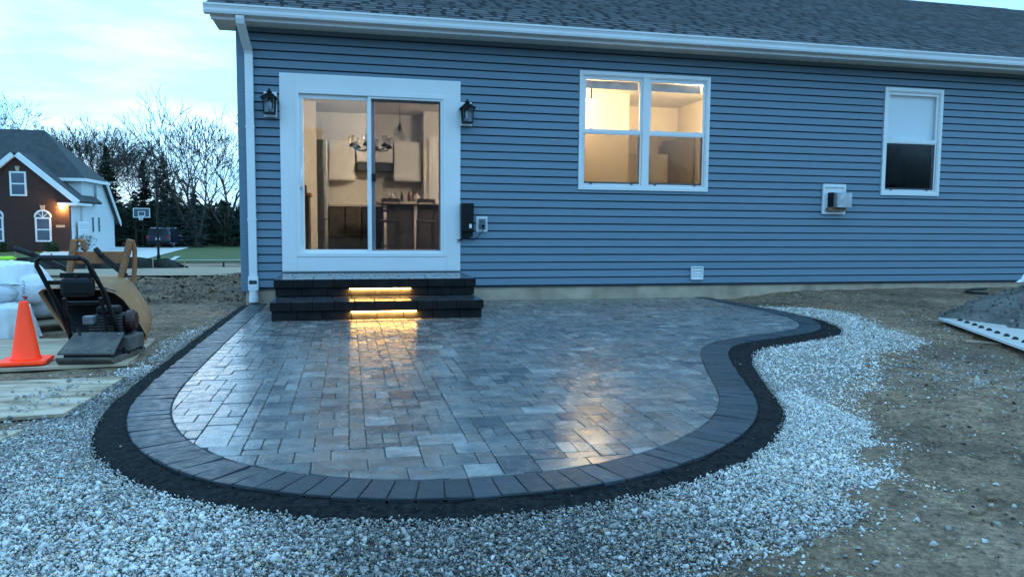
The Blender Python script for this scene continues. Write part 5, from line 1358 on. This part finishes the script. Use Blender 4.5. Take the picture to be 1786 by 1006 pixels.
for s in (-1, 1):
    MB().add([(s*0.925,0.5,1.04),(s*0.925,2.4,1.04),(s*0.80,2.2,1.55),(s*0.80,0.6,1.55)],[(0,1,2,3)]).build('side_window', M['carglass'], t)
    MB().box(min(s*0.70,s*0.90),max(s*0.70,s*0.90),-0.06,0.06,0.78,0.98).build('tail_light', pbr('tail_red', (0.35,0.02,0.02), 0.3), body)
    for yy in (0.85, 3.65):
        wl = MB().lathe([(0.22,-0.11),(0.33,-0.11),(0.36,-0.06),(0.36,0.06),(0.33,0.11),(0.22,0.11)], (s*0.82,yy,0.36), 22, 'x').build('wheel', M['rubber'], t)
        MB().lathe([(0.03,s*0.115),(0.2,s*0.112),(0.22,s*0.06)], (s*0.82,yy,0.36), 14, 'x').build('rim', M['silver'], wl)
MB().box(-0.90,0.90,-0.10,0.05,0.36,0.56).build('bumper', M['blackplastic'], t, bevel=0.03)
MB().box(-0.17,0.17,-0.075,-0.055,0.66,0.80).build('licence_plate', M['white'], body)

# ------------------------------------------------------------------ neighbour's house
nb0 = gz(-19, 42) - 0.02
nb = thing('neighbor_house', 'red brick house with white siding and dark hipped roof', 'house', (0,0,0))
def brick_mat():
    m, t_, p = mat_base('red_brick_wall'); N = t_.nodes.new; Lk = t_.links.new
    g = N('ShaderNodeTexCoord'); sp = N('ShaderNodeSeparateXYZ'); cb_ = N('ShaderNodeCombineXYZ'); Lk(g.outputs['Object'], sp.inputs[0])
    ad = N('ShaderNodeMath'); ad.operation = 'ADD'; Lk(sp.outputs[0], ad.inputs[0]); Lk(sp.outputs[1], ad.inputs[1]); Lk(ad.outputs[0], cb_.inputs[0]); Lk(sp.outputs[2], cb_.inputs[1])
    b = N('ShaderNodeTexBrick'); b.inputs['Color1'].default_value = (0.060,0.018,0.012,1); b.inputs['Color2'].default_value = (0.040,0.013,0.009,1); b.inputs['Mortar'].default_value = (0.09,0.055,0.045,1)
    b.inputs['Scale'].default_value = 1.0; b.inputs['Brick Width'].default_value = 0.22; b.inputs['Row Height'].default_value = 0.075; b.inputs['Mortar Size'].default_value = 0.006
    Lk(cb_.outputs[0], b.inputs['Vector']); Lk(b.outputs['Color'], p.inputs['Base Color']); p.inputs['Roughness'].default_value = 0.85; return m
M['brick'] = brick_mat()
M['nroof'] = pbr('dark_shingle_roof', (0.055,0.06,0.062), 0.9, 0.25, 3, 0.3, 12, bdist=0.03)
M['nside'] = pbr('white_clapboard', (0.62,0.63,0.64), 0.6, 0.04, 0.4, 0.5, 1.0, stretch=(0.05,0.05,40), bdist=0.02)
bx0, bx1, by0, by1 = -22.75, -17.08, 42.0, 46.0
ga = ((bx0+bx1)/2, 5.30)
MB().prism([(bx0,nb0),(bx1,nb0),(bx1,2.55),ga,(bx0,2.55)], 'y', by0, by0+0.3).build('brick_wall', M['brick'], nb)
MB().box(bx1-0.2,bx1,by0+0.3,by1,nb0,2.5).build('side_wall', M['nside'], nb)
def slope(mb, p, q, y0, y1, th):
    p, q = Vector((p[0],0,p[1])), Vector((q[0],0,q[1])); d = (q-p).normalized(); n_ = Vector((-d.z,0,d.x))
    if n_.z < 0: n_ = -n_
    a, b, c, d_ = p, q, q+n_*th, p+n_*th
    return mb.prism([(v.x,v.z) for v in (a,b,c,d_)], 'y', y0, y1)
rfn = MB(); slope(rfn, (ga[0],ga[1]+0.02), (bx1+0.50,2.36), by0-0.22, 46.5, 0.16); slope(rfn, (bx0-0.5,2.36), (ga[0],ga[1]+0.02), by0-0.22, 46.5, 0.16)
gr_ = rfn.build('gable_roof', M['nroof'], nb)
rk = MB(); slope(rk, (ga[0],ga[1]-0.16), (bx1+0.46,2.24), by0-0.26, by0-0.03, 0.30); slope(rk, (bx0-0.46,2.24), (ga[0],ga[1]-0.16), by0-0.26, by0-0.03, 0.30)
rk.build('rake_board', M['white'], gr_)
MB().box(bx1-0.55,bx1+0.55,by0-0.3,by0+0.05,2.18,2.34).box(bx1+0.15,bx1+0.55,by0+0.06,44.6,2.2,2.34).build('eave_return', M['white'], gr_)
mx1 = -16.95; my0, my1 = 44.0, 48.3; ez = 3.92
MB().box(-28,mx1,my0,my1,nb0,ez).build('main_wall', M['nside'], nb)
ov = 0.35; rz_ = 7.25; ry = (my0+my1)/2
hip = MB().add([(-30,my0-ov,ez),(mx1+ov,my0-ov,ez),(mx1+ov,my1+ov,ez),(-30,my1+ov,ez),(-30,ry,rz_),(-19.75,ry,rz_)], [(0,1,5,4),(1,2,5),(2,3,4,5),(0,4,3),(3,2,1,0)]).build('hip_roof', M['nroof'], nb)
ring_e = MB().box(-28,mx1+ov,my0-ov-0.04,my0-ov,ez-0.14,ez+0.06).box(mx1+ov,mx1+ov+0.04,my0-ov-0.04,my1+ov,ez-0.14,ez+0.06).box(mx1,mx1+ov,my0-ov,my1+ov,ez-0.10,ez-0.06)
ring_e.build('eave_trim', M['white'], hip)
MB().prism([(my1,nb0),(my1+2.4,nb0),(my1+2.4,1.7),(my1,3.95)], 'x', -24, mx1-0.02).build('rear_wing_wall', M['nside'], nb)
rw = MB().add([(-25,my1-0.1,4.05),(mx1+0.25,my1-0.1,4.05),(mx1+0.25,my1+2.9,1.25),(-25,my1+2.9,1.25),(-25,my1-0.1,3.9),(mx1+0.25,my1-0.1,3.9),(mx1+0.25,my1+2.9,1.1),(-25,my1+2.9,1.1)], [(0,1,2,3),(7,6,5,4),(0,4,5,1),(2,6,7,3),(1,5,6,2),(0,3,7,4)]).build('rear_roof', M['nroof'], nb)
MB().prism([(my1-0.1,4.07),(my1+2.95,1.22),(my1+2.95,0.92),(my1-0.1,3.77)], 'x', mx1+0.251, mx1+0.33).build('rake_board', M['white'], rw)
M['nglass'] = pbr('neighbour_window_glass', (0.10,0.13,0.17), 0.08, 0.2, 1)
def nwin(x0, x1, z0, z1, arch=False):
    y = by0
    fr_ = ring(MB(), x0, x1, z0, z1, 0.10, 0.10, 0.10, 0.10, y-0.06, y-0.002).box(x0+0.1, x1-0.1, y-0.05, y-0.002, (z0+z1)/2-0.04, (z0+z1)/2+0.04)
    pane = MB().box(x0+0.1, x1-0.1, y-0.03, y-0.001, z0+0.1, z1-0.1)
    xm, r = (x0+x1)/2, (x1-x0)/2
    if arch:
        pts = [(xm+r*math.cos(math.pi*i/12), z1+r*0.95*math.sin(math.pi*i/12)) for i in range(13)]
        for a, b in zip(pts[:-1], pts[1:]): fr_.bar((a[0],y-0.03,a[1]),(b[0],y-0.03,b[1]),0.06,0.10)
        for an in (0.25,0.5,0.75): fr_.bar((xm,y-0.03,z1),(xm+r*math.cos(math.pi*an),y-0.03,z1+r*0.95*math.sin(math.pi*an)),0.04,0.035)
        pane.prism([(xm+r*0.92*math.cos(math.pi*i/12), z1+r*0.87*math.sin(math.pi*i/12)) for i in range(13)], 'y', y-0.025, y-0.001)
    w_ = fr_.build('window', M['white'], nb); pane.build('pane', M['nglass'], w_)
    kz = z1 + (r*0.95 if arch else 0)
    MB().add([(xm-0.08,y-0.05,kz+0.02),(xm+0.08,y-0.05,kz+0.02),(xm+0.14,y-0.05,kz+0.32),(xm-0.14,y-0.05,kz+0.32),(xm-0.08,y-0.001,kz+0.02),(xm+0.08,y-0.001,kz+0.02),(xm+0.14,y-0.001,kz+0.32),(xm-0.14,y-0.001,kz+0.32)],[(0,1,2,3),(0,4,5,1),(3,2,6,7),(0,3,7,4),(1,5,6,2)]).build('keystone', M['concrete'], w_)
nwin(-20.32, -19.40, 2.72, 4.22)
nwin(-19.02, -18.12, -0.10, 1.42, True)
nwin(-21.70, -20.76, -0.10, 1.42, True)
for (ya, yb, za, zb_) in ((46.2,46.75,2.75,3.72),(45.6,45.95,0.5,1.5),(46.85,47.2,0.5,1.5)):
    w_ = MB().box(mx1+0.001, mx1+0.05, ya-0.06, yb+0.06, za-0.06, zb_+0.06).build('window', M['white'], nb)
    MB().box(mx1+0.051, mx1+0.06, ya, yb, za, zb_).build('pane', M['nglass'], w_)
gd_ = MB().box(bx1+0.14,bx1+0.19,43.0,44.9,nb0+0.05,1.2).build('garage_door', M['white'], nb)
for i in range(4): MB().box(bx1+0.19,bx1+0.20,43.05,44.85,nb0+0.1+i*0.45,nb0+0.5+i*0.45).build('door_panel', M['nside'], gd_)
MB().box(-17.85,-17.35,by0-0.02,by0-0.001,0.80,0.95).build('number_plaque', M['concrete'], nb)
t = thing('eave_lamp', 'glowing warm flood lamp under the brick gable eave', 'lamp', (-17.45, 41.86, 2.13))
MB().lathe([(0.07,0.05),(0.05,0.0),(0.02,-0.02)], (0,0,0), 10).build('lamp_base', M['blackmetal'], t)
MB().lathe([(0.05,-0.02),(0.11,-0.09),(0.10,-0.14),(0.03,-0.17)], (0,0,0), 14).build('lamp_bulb', emis('flood_glow', (1.0,0.60,0.18), 22.0), t, smooth=True)
ld = bpy.data.lights.new('eave_light', 'POINT'); ld.energy = 2.6; ld.color = (1.0,0.55,0.18); ld.shadow_soft_size = 0.1
lo = bpy.data.objects.new('eave_light', ld); link(lo); lo.parent = t; lo.location = (0,-0.25,-0.25)

# ------------------------------------------------------------------ plants
M['bark'] = pbr('grey_bark', (0.09,0.065,0.048), 0.9, 0.25, 4, 0.4, 20)
M['twig'] = pbr('brown_twigs', (0.06,0.045,0.036), 0.9, 0.25, 2)
M['needle'] = pbr('spruce_needles', (0.014,0.024,0.012), 0.9, 0.4, 1.5)
M['needle2'] = pbr('blue_spruce_needles', (0.028,0.042,0.036), 0.9, 0.4, 1.5)
M['bud'] = pbr('spring_buds', (0.13,0.14,0.035), 0.85, 0.3, 2)
def seg_mesh(name, segs, n, mat, parent):
    A = np.array([s[0] for s in segs]); B = np.array([s[1] for s in segs]); ra = np.array([s[2] for s in segs]); rb = np.array([s[3] for s in segs])
    d = B-A; d /= np.maximum(np.linalg.norm(d, axis=1, keepdims=True), 1e-9)
    u = np.where(np.abs(d[:,2:3]) < 0.9, np.array([[0,0,1.0]]), np.array([[1.0,0,0]])); a = np.cross(d, u); a /= np.linalg.norm(a, axis=1, keepdims=True); c = np.cross(d, a)
    th = 2*np.pi*np.arange(n)/n
    off = a[:,None,:]*np.cos(th)[None,:,None] + c[:,None,:]*np.sin(th)[None,:,None]
    V = np.concatenate([A[:,None]+off*ra[:,None,None], B[:,None]+off*rb[:,None,None]], 1).reshape(-1, 3)
    k = np.arange(n); q = np.stack([k, (k+1) % n, n+(k+1) % n, n+k], -1)
    F = (q[None]+2*n*np.arange(len(segs))[:,None,None]).reshape(-1, 4)
    return np_mesh(name, V, F, mat, parent, smooth=True)
def bare_tree(x, y, h, seed, spread, label, r0=0.16, forks=3, bud=0, low=0.30, up=0.35, depth=7, side=0.34):
    R = random.Random(seed); base = Vector((0, 0, 0)); thick, thin, ends = [], [], []
    t = thing('bare_tree', label, 'tree', (x, y, gz(x, y)-0.1), 0, 'bare trees beyond the neighbouring lots')
    def grow(p, d, l, r, lev):
        n = 3 if lev < 3 else 2
        for i in range(n):
            d = (d + Vector((R.gauss(0,1),R.gauss(0,1),R.gauss(0,0.6)))*0.10 + Vector((0,0,up*0.12))).normalized()
            q = p + d*(l/n); rr = r*(0.90 if lev < 3 else 0.82)
            (thick if r > 0.035 else thin).append((tuple(p), tuple(q), r, rr)); p, r = q, rr
            if lev >= 1 and lev < depth and R.random() < side:
                ax = d.cross(Vector((R.gauss(0,1),R.gauss(0,1),R.gauss(0,1)))).normalized()
                dd = (d*math.cos(0.75)+ax*math.sin(0.75)).normalized()
                grow(p, dd, l*R.uniform(0.45,0.65), r*0.5, lev+2)
        if lev >= depth: ends.append(p); return
        k = forks if lev == 0 else (3 if R.random() < 0.4 else 2)
        for i in range(k):
            ang = R.uniform(0.25, 0.55)*spread
            ax = Vector((math.cos(6.283*(i/k)+R.uniform(-0.5,0.5)+lev*1.3), math.sin(6.283*(i/k)+R.uniform(-0.5,0.5)+lev*1.3), 0))
            ax = (ax - d*ax.dot(d)).normalized()
            grow(p, (d*math.cos(ang)+ax*math.sin(ang)).normalized(), l*R.uniform(0.66,0.88)*(1.0 if lev else 1.15*0.62/low*0.55), r*(0.72 if k == 2 else 0.62), lev+1)
    grow(base, Vector((R.gauss(0,0.03),R.gauss(0,0.03),1)).normalized(), h*low, r0, 0)
    top = max((s[1][2] for s in thick+thin)); f = h/top; tm = 0.023 if depth == 6 else 0.016
    thick = [(tuple(Vector(a)*f), tuple(Vector(b)*f), r, q) for a, b, r, q in thick]; thin = [(tuple(Vector(a)*f), tuple(Vector(b)*f), max(r*1.2,tm), max(q*1.2,tm*0.75)) for a, b, r, q in thin]
    seg_mesh('trunk', thick, 7, M['bark'], t); seg_mesh('crown', thin, 3, M['twig'], t)
    if bud:
        E = np.array([s[1] for s in thin]); E = E[rng.integers(0, len(E), bud)] + rng.normal(0, 0.10, (bud, 3)); s_ = rng.uniform(0.03, 0.055, bud)
        dv = rng.normal(size=(bud, 4, 3))*s_[:,None,None]
        np_mesh('leaf_buds', (E[:,None]+dv).reshape(-1,3), np.arange(bud*4).reshape(-1,4), M['bud'], t)['kind'] = 'stuff'
    return t
BT = [(-13.3,62,13.8,11,0.92,'tall forked bare tree nearest the house corner, crown spread wide',0.40,4,0,0.05,6),
      (-10.7,63,13.2,12,0.85,'tall bare tree partly hidden by the house corner',0.34,3,0,0.06,6),
      (-20.2,70,10.2,13,0.9,'slender bare tree rising behind the basketball hoop',0.16,3,300,0.34),
      (-22.3,68,11.2,14,0.95,'bare tree just right of the brick house roof',0.17,3,500,0.32),
      (-24.4,66,11.9,15,0.95,'bare tree rising over the hip of the brick house roof',0.17,3,500,0.32),
      (-26.8,70,11.6,16,0.9,'bare budding tree behind the ridge of the brick house',0.16,3,600,0.34),
      (-31.0,68,13.9,17,1.05,'budding tree at the picture edge above the brick house',0.2,3,2200,0.36),
      (-17.4,74,7.6,18,0.9,'thin bare tree between the two dark spruces',0.13,3,200,0.36),
      (-21.0,76,10.0,19,0.9,'faint bare tree deep in the gap right of the brick house',0.13,3,300,0.36),
      (-28.6,76,12.0,22,0.9,'faint small bare tree peeping over the brick house ridge',0.13,3,300,0.36)]
for (x, y, h_, sd, spd, lb, r0, fk, bud, low, *dp) in BT: bare_tree(x, y, h_, sd, spd, lb, r0, fk, bud, low, depth=dp[0] if dp else 7, side=0.44 if dp else 0.34)

def conifer(x, y, h, wd, seed, mat, label, dens=1.0, name='spruce_tree'):
    R = np.random.default_rng(seed); t = thing(name, label, 'tree', (x, y, gz(x, y)-0.05), 0, 'dark evergreens at the edge of the lots')
    MB().tube([(0,0,0),(0.03,0,h*0.5),(0,0.02,h*0.97)], [0.02*h,0.012*h,0.004], 7).build('trunk', M['bark'], t)
    nb_ = int(95*dens*(h/5)); V = []; lv = np.sort(R.random(nb_)**0.8)
    for q in lv:
        z = h*(0.03+0.96*q); L_ = wd*(1-q)**0.85*R.uniform(0.65,1.15)+0.06; a = R.uniform(0, 6.283); droop = R.uniform(0.05,0.35)
        m_ = int(10+44*L_/wd)
        s_ = R.random(m_)**0.7; side = R.normal(0, 0.16, m_)*(1.15-s_)*L_
        px = np.cos(a)*s_*L_ - np.sin(a)*side; py = np.sin(a)*s_*L_ + np.cos(a)*side; pz_ = z - droop*s_*L_ + 0.12*s_**2*L_ + R.normal(0,0.035,m_)
        c = np.c_[px, py, pz_]
        dr = np.c_[np.cos(a)+R.normal(0,.5,m_), np.sin(a)+R.normal(0,.5,m_), R.normal(-0.25,.35,m_)]; dr /= np.linalg.norm(dr, axis=1, keepdims=True)
        up_ = np.cross(dr, R.normal(size=(m_,3))); up_ /= np.linalg.norm(up_, axis=1, keepdims=True)
        ln = R.uniform(0.10,0.24,m_)[:,None]*(h/6)**0.5; wdt = ln*0.28
        V.append(np.stack([c-up_*wdt, c+dr*ln*0.5, c+up_*wdt, c-dr*ln*0.5+up_*0.0], 1))
    V = np.concatenate(V)
    np_mesh('crown', V.reshape(-1,3), np.arange(len(V)*4).reshape(-1,4), mat, t)
    return t
CT = [(-20.9,63,9.0,1.7,31,'needle','tall dark spruce beside the white wall of the brick house'),
      (-18.9,67,8.2,1.3,32,'needle','narrow dark spruce behind the basketball hoop'),
      (-16.5,64,8.6,2.1,33,'needle','broad dark spruce behind the parked SUV'),
      (-15.3,60,5.6,1.7,34,'needle2','blue-grey spruce just right of the parked SUV'),
      (-12.9,59,4.8,1.9,35,'needle2','bluish low spruce on the far lawn edge'),
      (-11.0,62,4.4,1.9,36,'needle','low dark evergreen near the house corner'),
      (-9.2,61,4.8,2.0,37,'needle','dark evergreen half hidden by the house corner'),
      (-17.9,60,5.0,1.6,38,'needle','dark evergreen directly behind the hoop post'),
      (-19.8,60,5.4,1.8,39,'needle','dense evergreen low beside the white garage wall'),
      (-14.0,64,5.2,2.0,40,'needle','dark evergreen between the forked bare tree and the spruces')]
for (x, y, h_, wd, sd, m_, lb) in CT: conifer(x, y, h_, wd, sd, M[m_], lb, 1.25)
# undergrowth that reads as one mass
nU = 44000
ux = rng.uniform(-62, 6, nU); uy = rng.uniform(66, 72, nU); uh = 3.2*(0.55+0.9*np.clip(0.5+fbm(ux*0.35, uy*0.1, 3), 0, 1))
uz = H(ux, uy) + uh*rng.random(nU)**0.8
c = np.c_[ux, uy, uz]; dv = rng.normal(size=(nU,4,3))*rng.uniform(0.08,0.22,nU)[:,None,None]
o = np_mesh('undergrowth', (c[:,None]+dv).reshape(-1,3), np.arange(nU*4).reshape(-1,4), M['needle']); tag(o, 'dark tangled undergrowth along the foot of the trees', 'undergrowth', kind='stuff')
nU = 34000
ux = rng.uniform(-130, 110, nU); uy = rng.uniform(120, 135, nU); uz = H(ux, uy) + 5.0*rng.random(nU)*(0.6+0.8*np.clip(0.5+fbm(ux*0.12, uy*0.1, 3), 0, 1))
c = np.c_[ux, uy, uz]; dv = rng.normal(size=(nU,4,3))*rng.uniform(0.25,0.6,nU)[:,None,None]
o = np_mesh('treeline', (c[:,None]+dv).reshape(-1,3), np.arange(nU*4).reshape(-1,4), M['needle']); tag(o, 'far dark line of woods on the horizon', 'woods', kind='stuff')
# unseen woods added behind the viewer to darken what the windows reflect
nU = 30000
ux = rng.uniform(-120, 120, nU); uy = rng.uniform(-75, -60, nU); uz = H(ux, uy) + 9.0*rng.random(nU)**0.8*(0.5+0.9*np.clip(0.5+fbm(ux*0.09, uy*0.1, 3), 0, 1))
c = np.c_[ux, uy, uz]; dv = rng.normal(size=(nU,4,3))*rng.uniform(0.4,0.9,nU)[:,None,None]
o = np_mesh('treeline', (c[:,None]+dv).reshape(-1,3), np.arange(nU*4).reshape(-1,4), M['needle']); tag(o, 'unseen woods added behind the viewer to darken the window reflections', 'woods', kind='stuff')
# bare garden shrub by the brick house
R = random.Random(5); t = thing('garden_shrub', 'rounded bare shrub in front of the white garage wall', 'shrub', (-14.35, 36.0, gz(-14.35,36)))
segs = []
for i in range(26):
    a, b = R.uniform(0,6.283), R.uniform(0.1,0.9); p = Vector((0,0,0.1)); d = Vector((math.cos(a)*math.sin(b),math.sin(a)*math.sin(b),math.cos(b)))
    for k in range(4):
        q = p + d*0.22; segs.append((tuple(p),tuple(q),0.012-0.002*k,0.010-0.002*k))
        for _ in range(5):
            e = (d+Vector((R.gauss(0,1),R.gauss(0,1),R.gauss(0,1)))*0.6).normalized(); segs.append((tuple(q),tuple(q+e*R.uniform(0.08,0.25)),0.007,0.005))
        d = (d+Vector((R.gauss(0,.2),R.gauss(0,.2),0.05))).normalized(); p = q
seg_mesh('branches', segs, 3, M['twig'], t)
for i, (x, y, lb) in enumerate(((-20.55,40.9,'low green bush below the first arched window'),(-17.75,40.9,'low green bush at the brick corner'))):
    t = thing('foundation_shrub', lb, 'bush', (x, y, gz(x,y)))
    n_ = 1500; v = rng.normal(size=(n_,3)); v /= np.linalg.norm(v,axis=1,keepdims=True); v *= (rng.random((n_,1))**0.4)*np.array([[0.45,0.35,0.36]]); v[:,2] += 0.3
    np_mesh('foliage', (v[:,None]+rng.normal(size=(n_,4,3))*0.04).reshape(-1,3), np.arange(n_*4).reshape(-1,4), pbr('bush_leaf%d' % i, (0.03,0.055,0.018), 0.8, 0.3), t)
